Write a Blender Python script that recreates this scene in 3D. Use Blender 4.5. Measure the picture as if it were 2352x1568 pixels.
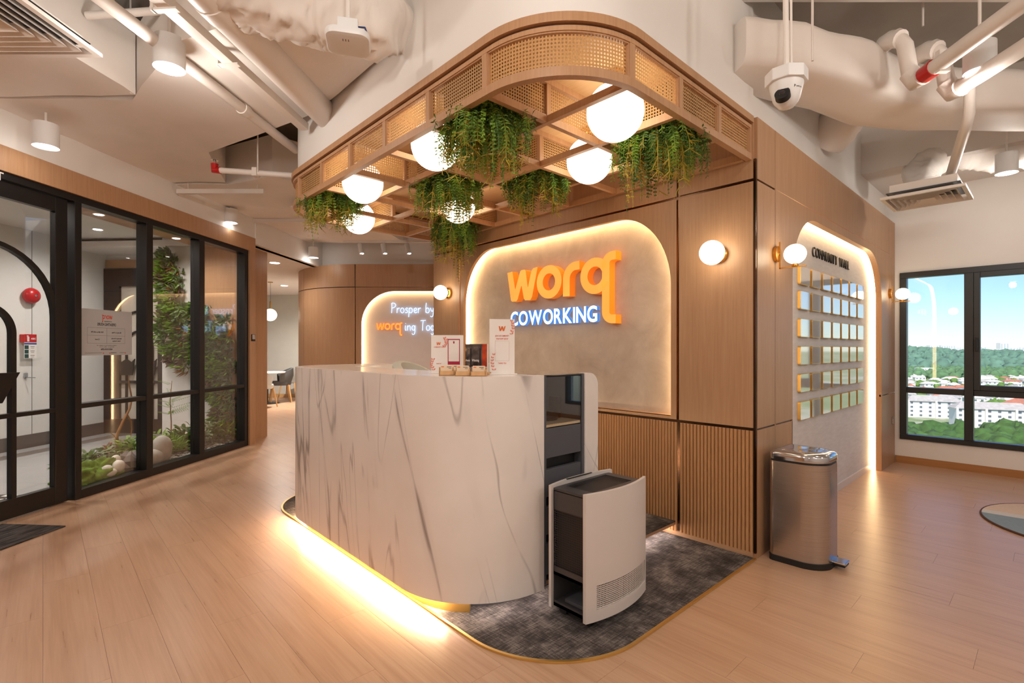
import bpy, bmesh, math, random
from mathutils import Vector, Matrix, noise
from mathutils.geometry import tessellate_polygon
R = math.radians
random.seed(7)
sc = bpy.context.scene
C = sc.collection
for o in list(bpy.data.objects): bpy.data.objects.remove(o)

# ------------------------------------------------------------------ camera
YAW = R(47.12); CH = 1.25; FPX = 1160.0
cam = bpy.data.cameras.new('camera'); cam.sensor_width = 36; cam.lens = FPX / 2352 * 36
cam.shift_y = 16 / 2352; cam.clip_start = .05; cam.clip_end = 9000
co = bpy.data.objects.new('camera', cam); C.objects.link(co)
co.location = (0, 0, CH); co.rotation_euler = (R(90), 0, YAW - R(90)); sc.camera = co

# ------------------------------------------------------------------ sky, sun, exposure
sc.view_settings.view_transform = 'Standard'; sc.view_settings.look = 'None'
sc.view_settings.exposure = 0.0; sc.view_settings.gamma = 1; sc.view_settings.use_curve_mapping = False
w = bpy.data.worlds.new('sky'); sc.world = w; w.use_nodes = True
nt = w.node_tree; nt.nodes.clear()
sky = nt.nodes.new('ShaderNodeTexSky'); sky.sky_type = 'NISHITA'; sky.sun_disc = False
sky.sun_elevation = R(50); sky.sun_rotation = R(215); sky.altitude = 60; sky.air_density = 1.0; sky.dust_density = .1; sky.ozone_density = 3.0
bg = nt.nodes.new('ShaderNodeBackground'); bg.inputs[1].default_value = .165
wo = nt.nodes.new('ShaderNodeOutputWorld'); mxs = nt.nodes.new('ShaderNodeMix'); mxs.data_type = 'RGBA'; mxs.blend_type = 'MULTIPLY'; mxs.inputs[0].default_value = 1; mxs.inputs[7].default_value = (.86, 1, 1.22, 1); nt.links.new(sky.outputs[0], mxs.inputs[6]); nt.links.new(mxs.outputs[2], bg.inputs[0]); nt.links.new(bg.outputs[0], wo.inputs[0])
sun = bpy.data.lights.new('sun', 'SUN'); sun.energy = 6; sun.angle = R(1); sun.color = (1, .95, .88)
so = bpy.data.objects.new('sun', sun); C.objects.link(so); so.rotation_euler = (R(40), 0, R(-75))
cy = sc.cycles
cy.max_bounces = 8; cy.diffuse_bounces = 4; cy.glossy_bounces = 4; cy.transmission_bounces = 6; cy.transparent_max_bounces = 24
cy.caustics_reflective = False; cy.caustics_refractive = False; cy.sample_clamp_indirect = 4; cy.use_denoising = True
DOWN_E = 19.5; GLOBE_E = 5.2; LED_E = 15.0; SPOT_COL = (1, .93, .855)

# ------------------------------------------------------------------ frames
I4 = Matrix.Identity(4)
cf, sf = math.cos(YAW), math.sin(YAW)
# CM: x = to the right of the entrance axis, y = along it (the building grid, turned 47 degrees to the feature walls)
CM = Matrix(((sf, cf, 0, 0), (-cf, sf, 0, 0), (0, 0, 1, 0), (0, 0, 0, 1)))
k_ = math.hypot(.08, 1)
# GM: x along the glass partition, y into the lift lobby
GM = CM @ Matrix(((.08 / k_, -1 / k_, 0, -3.98), (1 / k_, .08 / k_, 0, 0), (0, 0, 1, 0), (0, 0, 0, 1)))
GI = GM.inverted(); CI = CM.inverted()
def P(x, y, D):            # a sighted direction at a measured distance -> CM coordinates
    return Vector(((x - 1176) / FPX * D, D, CH + (800 - y) / FPX * D))
def PW(x, y, D): return CM @ P(x, y, D)
def PG(x, y, D): return GI @ PW(x, y, D)

# ------------------------------------------------------------------ building helpers
BASE = {}
class MB:
    def __init__(s): s.v = []; s.f = []; s.uv = []; s.mi = []; s.hasuv = False
    def add(s, vs, fs, uvs=None, mi=0):
        n = len(s.v); s.v += [tuple(p) for p in vs]
        for k, f in enumerate(fs):
            s.f.append([i + n for i in f]); s.mi.append(mi)
            if uvs: s.uv.append(uvs[k]); s.hasuv = True
            else: s.uv.append([(0, 0)] * len(f))
        return s
    def box(s, x0, x1, y0, y1, z0, z1, mi=0, M=None):
        vs = [Vector((x, y, z)) for x in (x0, x1) for y in (y0, y1) for z in (z0, z1)]
        if M: vs = [M @ p for p in vs]
        return s.add(vs, [(0, 1, 3, 2), (4, 6, 7, 5), (0, 4, 5, 1), (2, 3, 7, 6), (0, 2, 6, 4), (1, 5, 7, 3)], mi=mi)
    def prism(s, poly, z0, z1, mi=0, M=None):       # any simple polygon in xy
        n = len(poly)
        vs = [Vector((p[0], p[1], z0)) for p in poly] + [Vector((p[0], p[1], z1)) for p in poly]
        if M: vs = [M @ p for p in vs]
        ar = sum(poly[i][0] * poly[(i + 1) % n][1] - poly[(i + 1) % n][0] * poly[i][1] for i in range(n))
        fs = []
        for t in tessellate_polygon([[Vector((p[0], p[1], 0)) for p in poly]]):
            a, b, c = t
            cr = (poly[b][0] - poly[a][0]) * (poly[c][1] - poly[a][1]) - (poly[b][1] - poly[a][1]) * (poly[c][0] - poly[a][0])
            if cr < 0: b, c = c, b
            fs += [(c, b, a), (a + n, b + n, c + n)]
        for i in range(n):
            j = (i + 1) % n
            fs.append((i, j, j + n, i + n) if ar > 0 else (j, i, i + n, j + n))
        return s.add(vs, fs, mi=mi)
    def tube(s, pts, r, seg=8, cap=True, mi=0, closed=False):
        pts = [Vector(p) for p in pts]; n = len(pts); rs = r if isinstance(r, (list, tuple)) else [r] * n
        up = None; rings = []
        for i, p in enumerate(pts):
            if closed: d = pts[(i + 1) % n] - pts[i - 1]
            else: d = pts[min(i + 1, n - 1)] - pts[max(i - 1, 0)]
            d.normalize()
            if up is None:
                up = Vector((0, 0, 1)) if abs(d.z) < .9 else Vector((1, 0, 0))
            a = d.cross(up)
            if a.length < 1e-5: a = d.cross(Vector((.3, 1, .1)))
            a.normalize(); b = a.cross(d); up = b
            rings.append([p + (a * math.cos(2 * math.pi * k / seg) + b * math.sin(2 * math.pi * k / seg)) * rs[i] for k in range(seg)])
        fs = []
        for i in range(n if closed else n - 1):
            j = (i + 1) % n
            for k in range(seg):
                l = (k + 1) % seg
                fs.append((i * seg + k, i * seg + l, j * seg + l, j * seg + k))
        if cap and not closed: fs += [tuple(range(seg))[::-1], tuple((n - 1) * seg + k for k in range(seg))]
        return s.add([p for r_ in rings for p in r_], fs, mi=mi)
    def lathe(s, prof, cx=0, cy=0, seg=20, M=None, mi=0):     # prof: (r, z) pairs
        vs = []; n = len(prof)
        for r, z in prof:
            for k in range(seg):
                a = 2 * math.pi * k / seg; vs.append(Vector((cx + r * math.cos(a), cy + r * math.sin(a), z)))
        if M: vs = [M @ p for p in vs]
        fs = []
        for i in range(n - 1):
            for k in range(seg):
                l = (k + 1) % seg; fs.append((i * seg + k, i * seg + l, (i + 1) * seg + l, (i + 1) * seg + k))
        fs += [tuple(range(seg))[::-1], tuple((n - 1) * seg + k for k in range(seg))]
        return s.add(vs, fs, mi=mi)
    def ball(s, c, r, seg=24, rings=14, sq=(1, 1, 1), mi=0, M=None, wob=0, seed=0):
        vs = []; fs = []
        for i in range(rings + 1):
            t = math.pi * i / rings
            for k in range(seg):
                a = 2 * math.pi * k / seg; d = Vector((math.sin(t) * math.cos(a), math.sin(t) * math.sin(a), math.cos(t)))
                q = r * (1 + wob * noise.noise(d * 1.6 + Vector((seed, seed * .7, 0))) + wob * .5 * noise.noise(d * 4 + Vector((seed, 3, 1))))
                p = Vector((d.x * q * sq[0], d.y * q * sq[1], d.z * q * sq[2]))
                if M: p = M @ p
                vs.append(p + Vector(c))
        for i in range(rings):
            for k in range(seg):
                l = (k + 1) % seg; fs.append((i * seg + k, (i + 1) * seg + k, (i + 1) * seg + l, i * seg + l))
        return s.add(vs, fs, mi=mi)
    def sweep(s, path, o0, o1, z0, z1, mi=0, ulen0=0.0, outer_only=False):
        # a rectangular section swept along a plan path: path = [(x, y, nx, ny, s)], o = offset along the inward normal
        n = len(path); vs = []
        for (x, y, nx, ny, u) in path:
            vs += [(x + nx * o0, y + ny * o0, z0), (x + nx * o0, y + ny * o0, z1), (x + nx * o1, y + ny * o1, z1), (x + nx * o1, y + ny * o1, z0)]
        fs = []; uvs = []
        for i in range(n - 1):
            for k in range(1 if outer_only else 4):
                l = (k + 1) % 4
                fs.append((i * 4 + k, i * 4 + l, i * 4 + 4 + l, i * 4 + 4 + k))
                zz = [z0, z1, z1, z0]
                ex = [0, 0, .03, .03]
                uvs.append([(path[i][4], zz[k] + ex[k]), (path[i][4], zz[l] + ex[l]), (path[i + 1][4], zz[l] + ex[l]), (path[i + 1][4], zz[k] + ex[k])])
        if not outer_only:
            fs += [(3, 2, 1, 0), tuple((n - 1) * 4 + k for k in range(4))]; uvs += [[(path[0][4], z) for z in (z0, z1, z1, z0)]] * 2
        return s.add(vs, fs, uvs, mi=mi)
    def build(s, name, mats, parent=None, base=None, frame=None, smooth=False, bevel=0, label=None, ang=35):
        if parent is not None: base = BASE.get(parent.name, Vector())
        else: base = Vector(base) if base is not None else Vector()
        me = bpy.data.meshes.new(name)
        me.from_pydata([(p[0] - base.x, p[1] - base.y, p[2] - base.z) for p in s.v], [], s.f)
        mats = mats if isinstance(mats, (list, tuple)) else [mats]
        for m in mats: me.materials.append(m)
        if len(mats) > 1: me.polygons.foreach_set('material_index', s.mi)
        if s.hasuv:
            ul = me.uv_layers.new(name='UVMap'); ul.data.foreach_set('uv', [c for f in s.uv for p in f for c in p])
        me.validate(); me.update()
        if smooth:
            me.polygons.foreach_set('use_smooth', [True] * len(me.polygons))
            try: me.set_sharp_from_angle(angle=R(ang))
            except Exception: pass
        o = bpy.data.objects.new(name, me); C.objects.link(o)
        if parent is not None: o.parent = parent
        else: o.matrix_world = (frame or I4) @ Matrix.Translation(base)
        BASE[o.name] = base
        if bevel:
            b = o.modifiers.new('edge', 'BEVEL'); b.width = bevel; b.segments = 2; b.limit_method = 'ANGLE'; b.angle_limit = R(40)
        if label: o['label'] = label
        return o

def thing(name, label, cat, base=(0, 0, 0), frame=None, group=None):
    o = bpy.data.objects.new(name, None); C.objects.link(o); o.empty_display_size = .1
    o.matrix_world = (frame or I4) @ Matrix.Translation(Vector(base)); BASE[o.name] = Vector(base)
    o['label'] = label; o['category'] = cat
    if group: o['group'] = group
    return o
def tag(o, label, cat, group=None):
    o['label'] = label; o['category'] = cat
    if group: o['group'] = group
    return o
def stuff(o): o['kind'] = 'stuff'; return o
def structure(o, label=None):
    o['kind'] = 'structure'
    if label: o['label'] = label
    return o
def struct_root(name, base=(0, 0, 0), frame=None):
    o = bpy.data.objects.new(name, None); C.objects.link(o); o.matrix_world = (frame or I4) @ Matrix.Translation(Vector(base))
    BASE[o.name] = Vector(base); o['kind'] = 'structure'; return o
def dup(root, mat=None, label=None, group=None):
    r = root.copy(); C.objects.link(r)
    if mat is not None: r.matrix_world = mat
    if label: r['label'] = label
    if group: r['group'] = group
    BASE[r.name] = BASE[root.name].copy()
    for ch in list(root.children):
        c = ch.copy(); C.objects.link(c); c.parent = r; BASE[c.name] = BASE[ch.name].copy()
        for g in list(ch.children):
            d = g.copy(); C.objects.link(d); d.parent = c; BASE[d.name] = BASE[g.name].copy()
    return r
def inst(src, parent, off):        # a like piece, sharing mesh data
    c = src.copy(); C.objects.link(c); c.parent = parent; c.location = Vector(off); BASE[c.name] = BASE[src.name].copy(); return c

# ------------------------------------------------------------------ materials
def srgb(r, g, b):
    f = lambda c: (c / 255 / 12.92) if c / 255 <= .04045 else ((c / 255 + .055) / 1.055) ** 2.4
    return (f(r), f(g), f(b), 1)
class NM:
    def __init__(s, name):
        s.m = bpy.data.materials.new(name); s.m.use_nodes = True; s.t = s.m.node_tree; s.t.nodes.clear()
        s.out = s.t.nodes.new('ShaderNodeOutputMaterial')
    def n(s, typ, **kw):
        nd = s.t.nodes.new('ShaderNode' + typ)
        for k, v in kw.items():
            if k.startswith('_'): setattr(nd, k[1:], v)
            elif k.startswith('i') and k[1:].isdigit(): s.put(nd.inputs[int(k[1:])], v)
            else: s.put(nd.inputs[k.replace('__', ' ')], v)
        return nd
    def put(s, sock, v):
        if isinstance(v, bpy.types.NodeSocket): s.t.links.new(v, sock)
        elif isinstance(v, bpy.types.Node): s.t.links.new(v.outputs[0], sock)
        else: sock.default_value = v
    def math(s, op, a, b=0.0, c=None):
        nd = s.n('Math', _operation=op); s.put(nd.inputs[0], a); s.put(nd.inputs[1], b)
        if c is not None: s.put(nd.inputs[2], c)
        return nd.outputs[0]
    def ramp(s, fac, stops):
        nd = s.n('ValToRGB'); s.put(nd.inputs[0], fac); e = nd.color_ramp.elements
        while len(e) < len(stops): e.new(.5)
        for el, (p, c) in zip(e, stops): el.position = p; el.color = c if len(c) == 4 else (*c, 1)
        return nd.outputs[0]
    def mixc(s, fac, a, b, mode='MIX'):
        nd = s.n('Mix', _data_type='RGBA', _blend_type=mode); s.put(nd.inputs[0], fac); s.put(nd.inputs[6], a); s.put(nd.inputs[7], b); return nd.outputs[2]
    def coords(s, kind='Object', scale=(1, 1, 1), rot=(0, 0, 0)):
        tc = s.n('TexCoord'); mp = s.n('Mapping'); s.put(mp.inputs[0], tc.outputs[kind]); mp.inputs['Scale'].default_value = scale; mp.inputs['Rotation'].default_value = rot
        return mp.outputs[0]
    def noise(s, vec, scale=5, detail=3, rough=.5, dist=0):
        nd = s.n('TexNoise'); s.put(nd.inputs['Vector'], vec); nd.inputs['Scale'].default_value = scale; nd.inputs['Detail'].default_value = detail
        nd.inputs['Roughness'].default_value = rough; nd.inputs['Distortion'].default_value = dist; return nd.outputs[0]
    def rnd(s): return s.n('ObjectInfo').outputs['Random']
    def pbsdf(s, col, rough=.5, metal=0, bump=None, bs=.2, bd=.002, spec=.5, emit=None, es=0, coat=0):
        b = s.n('BsdfPrincipled'); s.put(b.inputs['Base Color'], col); s.put(b.inputs['Roughness'], rough); b.inputs['Metallic'].default_value = metal
        b.inputs['Specular IOR Level'].default_value = spec
        if coat: b.inputs['Coat Weight'].default_value = coat; b.inputs['Coat Roughness'].default_value = .08
        if emit: s.put(b.inputs['Emission Color'], emit); s.put(b.inputs['Emission Strength'], es)
        if bump is not None:
            bn = s.n('Bump'); bn.inputs['Strength'].default_value = bs; bn.inputs['Distance'].default_value = bd; s.put(bn.inputs['Height'], bump); s.t.links.new(bn.outputs[0], b.inputs['Normal'])
        s.t.links.new(b.outputs[0], s.out.inputs[0]); return s.m
def plain(name, col, rough=.5, metal=0, var=.06, nscale=6, spec=.5, bump=0, coat=0):
    m = NM(name); v = m.coords(); n = m.noise(v, nscale, 4)
    lo = tuple(c * (1 - var) for c in col[:3]); hi = tuple(min(1, c * (1 + var)) for c in col[:3])
    return m.pbsdf(m.ramp(n, [(.3, lo), (.7, hi)]), rough, metal, bump=m.noise(v, nscale * 8, 4) if bump else None, bs=bump, spec=spec, coat=coat)
def glow(name, col, strength):
    m = NM(name); e = m.n('Emission', Color=(*col[:3], 1), Strength=strength); m.t.links.new(e.outputs[0], m.out.inputs[0]); return m.m
def woodgrain(name, a, b, axis='z', rough=.42, var=.1, fine=1.0):
    m = NM(name); sca = {'z': (26 * fine, 26 * fine, .9), 'x': (.9, 26 * fine, 26 * fine), 'y': (26 * fine, .9, 26 * fine)}[axis]
    v = m.coords('Object', sca); f = m.noise(v, 4.0, 5, .65); g = m.noise(m.coords('Object', tuple(c * .22 for c in sca)), 3, 2)
    t = m.math('ADD', m.math('MULTIPLY', f, .75), m.math('MULTIPLY', g, .25))
    col = m.ramp(t, [(.3, b), (.72, a)])
    col = m.mixc(m.math('MULTIPLY', m.rnd(), var), col, (.25, .13, .06, 1))
    return m.pbsdf(col, rough, bump=f, bs=.06, bd=.001)
def thinglass(name, tint=(1, 1, 1), refl=1.0, ior=1.5):
    m = NM(name); t = m.n('BsdfTransparent', Color=(*tint, 1)); g = m.n('BsdfGlossy', Color=(1, 1, 1, 1), Roughness=.0)
    gb = m.n('NewGeometry').outputs['Backfacing']; iv = m.math('ADD', ior, m.math('MULTIPLY', gb, 1 / ior - ior))
    fr = m.n('Fresnel'); m.put(fr.inputs[0], iv); mx = m.n('MixShader'); m.put(mx.inputs[0], m.math('MULTIPLY', fr, refl)); m.t.links.new(t.outputs[0], mx.inputs[1]); m.t.links.new(g.outputs[0], mx.inputs[2])
    m.t.links.new(mx.outputs[0], m.out.inputs[0]); return m.m

WA, WB = srgb(194, 154, 118), srgb(174, 132, 97)
wood = woodgrain('oak_laminate', WA, WB)
wood_flat = woodgrain('oak_laminate_lying', WA, WB, 'x')
wood_y = woodgrain('oak_laminate_along', WA, WB, 'y')
canopy_wood = woodgrain('canopy_oak', srgb(198, 156, 118), srgb(176, 132, 95))
canopy_top = woodgrain('canopy_board', srgb(220, 184, 140), srgb(200, 158, 112), 'y')
slat_wood = woodgrain('fluted_oak', srgb(194, 148, 102), srgb(184, 136, 92), 'z', .42, .04)
white = plain('white_paint', srgb(238, 235, 231), .7, var=.015, nscale=3)
ceil_white = plain('ceiling_paint', srgb(232, 226, 220), .75, var=.03, nscale=2, bump=.15)
slab_grey = plain('slab_paint', srgb(186, 178, 168), .85, var=.06, nscale=3, bump=.25)
duct_wrap = plain('duct_wrap', srgb(238, 231, 224), .6, var=.03, nscale=3, bump=.45)
pipe_white = plain('pipe_paint', srgb(236, 229, 222), .45, var=.02)
fixture_white = plain('fixture_white', srgb(232, 232, 232), .4, var=.01)
black = plain('black_metal', srgb(32, 30, 30), .38, .3, var=.08)
black_matt = plain('black_plastic', srgb(22, 22, 23), .5, var=.05)
brass = plain('brass', srgb(205, 152, 74), .24, 1, var=.05)
gold = plain('gold_trim', srgb(226, 184, 104), .34, .85, var=.03)
bronze = plain('bronze_mirror', srgb(96, 72, 56), .2, 1, var=.02)
chrome = plain('polished_steel', srgb(205, 208, 214), .1, 1, var=.02)
mirror_plate = plain('mirror_plate', srgb(248, 247, 245), .05, .55, var=.005)
red = plain('red_enamel', srgb(190, 24, 26), .3, var=.05)
slate = plain('slate_grey', srgb(82, 84, 90), .4, var=.03)
charcoal = plain('charcoal_metal', srgb(66, 64, 66), .42, var=.04)
offwhite = plain('warm_white_plastic', srgb(216, 210, 206), .35, var=.012)
paper = plain('paper', srgb(240, 234, 230), .55, var=.01)
globe_m = glow('opal_glass', (1, .86, .66), GLOBE_E)
sconce_m = glow('opal_glass_small', (1, .84, .6), GLOBE_E * 1.6)
led_m = glow('warm_led', (1, .67, .34), LED_E)
led_floor = glow('warm_led_plinth', (1, .70, .42), LED_E * 12)
led_cool = glow('neutral_led', (1, .86, .8), LED_E * 1.2)
spot_m = glow('lamp_face', (1, .96, .9), 14)
glass = thinglass('window_glass', (.97, .99, .985), refl=.55)
glass_in = thinglass('partition_glass', (.93, .92, .91), refl=1.25)
glass_case = thinglass('case_glass', (.8, .82, .84), refl=2.2)

def marble_mat():
    m = NM('white_marble'); uv = m.n('TexCoord').outputs['UV']; sp = m.n('SeparateXYZ'); m.put(sp.inputs[0], uv)
    u, z = sp.outputs[0], sp.outputs[1]
    def layer(lean, us, zs, seed, w0, w1, dist):
        uu = m.math('ADD', u, m.math('MULTIPLY', z, m.math('ADD', lean, m.math('MULTIPLY', u, -.32 * lean))))
        cb = m.n('CombineXYZ'); m.put(cb.inputs[0], m.math('MULTIPLY', uu, us)); m.put(cb.inputs[1], m.math('MULTIPLY', z, zs)); cb.inputs[2].default_value = seed
        f = m.noise(cb.outputs[0], 1, 2.5, .45, dist)
        d = m.math('ABSOLUTE', m.math('SUBTRACT', f, .5))
        cb2 = m.n('CombineXYZ'); m.put(cb2.inputs[0], m.math('MULTIPLY', u, 3)); m.put(cb2.inputs[1], m.math('MULTIPLY', z, 2.2)); cb2.inputs[2].default_value = seed + 5
        breakup = m.ramp(m.noise(cb2.outputs[0], 1, 3), [(.40, (0, 0, 0)), (.60, (1, 1, 1))])
        return m.math('MULTIPLY', m.ramp(d, [(w0, (1, 1, 1)), (w1, (0, 0, 0))]), breakup)
    a = layer(-.30, 3.0, .42, 1.7, .002, .016, .3); b = layer(-.36, 4.6, .5, 9.1, .001, .010, .35); c = layer(.12, 3.4, .5, 4.4, .001, .009, .35)
    soft = layer(-.30, 3.0, .42, 1.7, .004, .05, .3)
    cloud = m.noise(m.n('TexCoord').outputs['UV'], 2.5, 3)
    col = m.ramp(cloud, [(.3, srgb(232, 225, 220)), (.7, srgb(241, 236, 232))])
    col = m.mixc(m.math('MULTIPLY', soft, .22), col, srgb(176, 168, 166))
    for l, s_ in ((a, .8), (b, .62), (c, .5)): col = m.mixc(m.math('MULTIPLY', l, s_), col, srgb(136, 126, 122))
    return m.pbsdf(col, .3, coat=.15)
marble = marble_mat()

def cane_mat():
    m = NM('rattan_webbing'); uv = m.n('TexCoord').outputs['UV']; sp = m.n('SeparateXYZ'); m.put(sp.inputs[0], uv)
    pit = .0158
    def cell(v): return m.math('SUBTRACT', m.math('FRACT', m.math('DIVIDE', v, pit)), .5)
    a, b = cell(sp.outputs[0]), cell(sp.outputs[1])
    d = m.math('SQRT', m.math('ADD', m.math('MULTIPLY', a, a), m.math('MULTIPLY', b, b)))
    hole = m.math('LESS_THAN', d, .285)
    st = m.noise(m.coords('UV', (500, 90, 1)), 1, 2)
    col = m.ramp(st, [(.3, srgb(186, 138, 84)), (.7, srgb(222, 178, 122))])
    p = m.n('BsdfPrincipled'); m.put(p.inputs['Base Color'], col); p.inputs['Roughness'].default_value = .5
    tl = m.n('BsdfTranslucent'); m.put(tl.inputs[0], col); ms = m.n('MixShader'); ms.inputs[0].default_value = .3; m.t.links.new(p.outputs[0], ms.inputs[1]); m.t.links.new(tl.outputs[0], ms.inputs[2])
    tr = m.n('BsdfTransparent'); mx = m.n('MixShader'); m.put(mx.inputs[0], hole); m.t.links.new(ms.outputs[0], mx.inputs[1]); m.t.links.new(tr.outputs[0], mx.inputs[2])
    m.t.links.new(mx.outputs[0], m.out.inputs[0]); return m.m
cane = cane_mat()
def grille_mat(name, pit, frac, col):
    m = NM(name); uv = m.n('TexCoord').outputs['UV']; sp = m.n('SeparateXYZ'); m.put(sp.inputs[0], uv)
    def cell(v): return m.math('ABSOLUTE', m.math('SUBTRACT', m.math('FRACT', m.math('DIVIDE', v, pit)), .5))
    hole = m.math('LESS_THAN', m.math('MAXIMUM', cell(sp.outputs[0]), cell(sp.outputs[1])), frac / 2)
    p = m.n('BsdfPrincipled'); p.inputs['Base Color'].default_value = col; p.inputs['Roughness'].default_value = .45
    tr = m.n('BsdfTransparent'); mx = m.n('MixShader'); m.put(mx.inputs[0], hole); m.t.links.new(p.outputs[0], mx.inputs[1]); m.t.links.new(tr.outputs[0], mx.inputs[2])
    m.t.links.new(mx.outputs[0], m.out.inputs[0]); return m.m
grille_dark = grille_mat('dark_perforated_metal', .0105, .74, srgb(46, 44, 46))
grille_white = grille_mat('white_perforated_metal', .0085, .66, srgb(228, 222, 216))

def plaster_mat():
    m = NM('stucco'); v = m.coords(); a = m.noise(v, 3.5, 6, .65, .6); b = m.noise(v, 14, 4)
    t = m.math('ADD', m.math('MULTIPLY', a, .8), m.math('MULTIPLY', b, .2))
    return m.pbsdf(m.ramp(t, [(.3, srgb(176, 158, 142)), (.7, srgb(208, 193, 178))]), .75, bump=t, bs=.12)
stucco = plaster_mat()
def plaster2():
    m = NM('grey_wallpaper'); v = m.coords('Object', (1, 1, 1)); a = m.noise(m.coords('Object', (3, 3, 14)), 3, 5, .6); b = m.noise(v, 2.5, 3)
    t = m.math('ADD', m.math('MULTIPLY', a, .6), m.math('MULTIPLY', b, .4))
    return m.pbsdf(m.ramp(t, [(.3, srgb(206, 200, 198)), (.7, srgb(226, 222, 220))]), .7)
wallpaper = plaster2()
niche_white = plain('niche_paint', srgb(232, 220, 214), .7, var=.02)

def floor_mat():
    m = NM('oak_vinyl'); v = m.coords('Object', (34, 1.1, 1)); r = m.rnd()
    off = m.n('CombineXYZ'); m.put(off.inputs[0], m.math('MULTIPLY', r, 40)); m.put(off.inputs[1], m.math('MULTIPLY', r, 17))
    va = m.n('VectorMath', _operation='ADD'); m.put(va.inputs[0], v); m.put(va.inputs[1], off.outputs[0])
    f = m.noise(va.outputs[0], 1.7, 6, .62, .35)
    mp = m.n('Mapping'); m.put(mp.inputs[0], va.outputs[0]); mp.inputs['Scale'].default_value = (.16, .5, 1); g = m.noise(mp.outputs[0], 2.2, 3)
    t = m.math('ADD', m.math('MULTIPLY', f, .62), m.math('MULTIPLY', g, .38))
    col = m.ramp(t, [(.28, srgb(182, 142, 112)), (.5, srgb(199, 160, 129)), (.74, srgb(211, 176, 147))])
    col = m.mixc(m.math('MULTIPLY', r, .06), col, srgb(160, 116, 86))
    ro = m.math('ADD', .23, m.math('MULTIPLY', f, .14))
    return m.pbsdf(col, ro, bump=f, bs=.10, bd=.002, spec=.45)
floor_m = floor_mat()
def carpet_mat():
    m = NM('grey_carpet'); a = m.noise(m.coords('Object', (6, 60, 1)), 2.2, 5, .7); b = m.noise(m.coords('Object', (3.2, 3.2, 1)), 2, 3, .6); c = m.noise(m.coords(), 420, 2)
    a2 = m.noise(m.coords('Object', (60, 6, 1)), 2.2, 5, .7)
    t = m.math('ADD', m.math('ADD', m.math('MULTIPLY', m.math('ADD', a, a2), .3), m.math('MULTIPLY', b, .38)), m.math('MULTIPLY', c, .16))
    col = m.ramp(t, [(.44, srgb(40, 37, 37)), (.56, srgb(84, 78, 76)), (.68, srgb(150, 140, 134))])
    return m.pbsdf(col, .95, bump=c, bs=.7, bd=.004, spec=.1)
carpet = carpet_mat()
def brushed():
    m = NM('brushed_steel'); f = m.noise(m.coords('Object', (2, 2, 260)), 3, 3)
    b = m.pbsdf(m.ramp(f, [(.3, srgb(178, 170, 166)), (.7, srgb(200, 194, 190))]), .27, 1)
    p = [n for n in m.t.nodes if n.type == 'BSDF_PRINCIPLED'][0]; p.inputs['Anisotropic'].default_value = .6; p.inputs['Anisotropic Rotation'].default_value = .0
    return b
steel = brushed()
def leafm(name, a, b, sc_=9, rough=.45, tr=.25):
    m = NM(name); n = m.noise(m.coords(), sc_, 3); col = m.ramp(n, [(.3, a), (.7, b)])
    p = m.n('BsdfPrincipled'); m.put(p.inputs['Base Color'], col); p.inputs['Roughness'].default_value = rough
    t = m.n('BsdfTranslucent'); m.put(t.inputs[0], col); mx = m.n('MixShader'); mx.inputs[0].default_value = tr
    m.t.links.new(p.outputs[0], mx.inputs[1]); m.t.links.new(t.outputs[0], mx.inputs[2]); m.t.links.new(mx.outputs[0], m.out.inputs[0]); return m.m
leaf_dark = leafm('leaf_dark', srgb(46, 78, 28), srgb(92, 132, 46), 14)
leaf_mid = leafm('leaf_mid', srgb(84, 128, 40), srgb(146, 182, 62), 14)
leaf_yellow = leafm('leaf_yellow', srgb(160, 140, 36), srgb(206, 184, 66), 14)
leaf_grey = leafm('leaf_grey', srgb(80, 104, 72), srgb(140, 158, 120), 12)
leaf_purple = leafm('leaf_purple', srgb(96, 72, 68), srgb(150, 126, 116), 10)
moss_m = plain('moss', srgb(96, 128, 30), .95, var=.35, nscale=22, bump=1.0)
stone_w = plain('white_stone', srgb(228, 222, 212), .5, var=.05, nscale=9)
stone_g = plain('grey_stone', srgb(178, 174, 166), .7, var=.12, nscale=14, bump=.3)
rock_m = plain('dark_rock', srgb(124, 116, 112), .85, var=.3, nscale=8, bump=.8)
tile_lobby = plain('lobby_tile', srgb(160, 160, 160), .25, var=.06, nscale=1.5)
tile_dark = plain('lobby_tile_dark', srgb(96, 90, 86), .45, var=.08, nscale=3)
lobby_wall = plain('lobby_wall', srgb(228, 226, 222), .5, var=.02)
grey_wall = plain('pantry_wall', srgb(200, 198, 188), .8, var=.02)
branch_m = plain('driftwood', srgb(150, 104, 62), .8, var=.2, nscale=20)
fabric_d = plain('charcoal_fabric', srgb(84, 84, 84), .95, var=.08, nscale=60)
fabric_l = plain('pale_grey_fabric', srgb(196, 196, 190), .95, var=.05, nscale=60)
leg_wood = woodgrain('beech', srgb(214, 170, 112), srgb(196, 148, 92))
ink = plain('ink_black', srgb(38, 34, 36), .6, var=.02)
ink_grey = plain('ink_grey', srgb(130, 126, 124), .6, var=.02)
ink_red = plain('ink_red', srgb(216, 84, 60), .6, var=.04)
ink_orange = plain('ink_orange', srgb(222, 110, 44), .6, var=.03)
ink_crimson = plain('ink_crimson', srgb(170, 28, 66), .6, var=.03)
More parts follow.
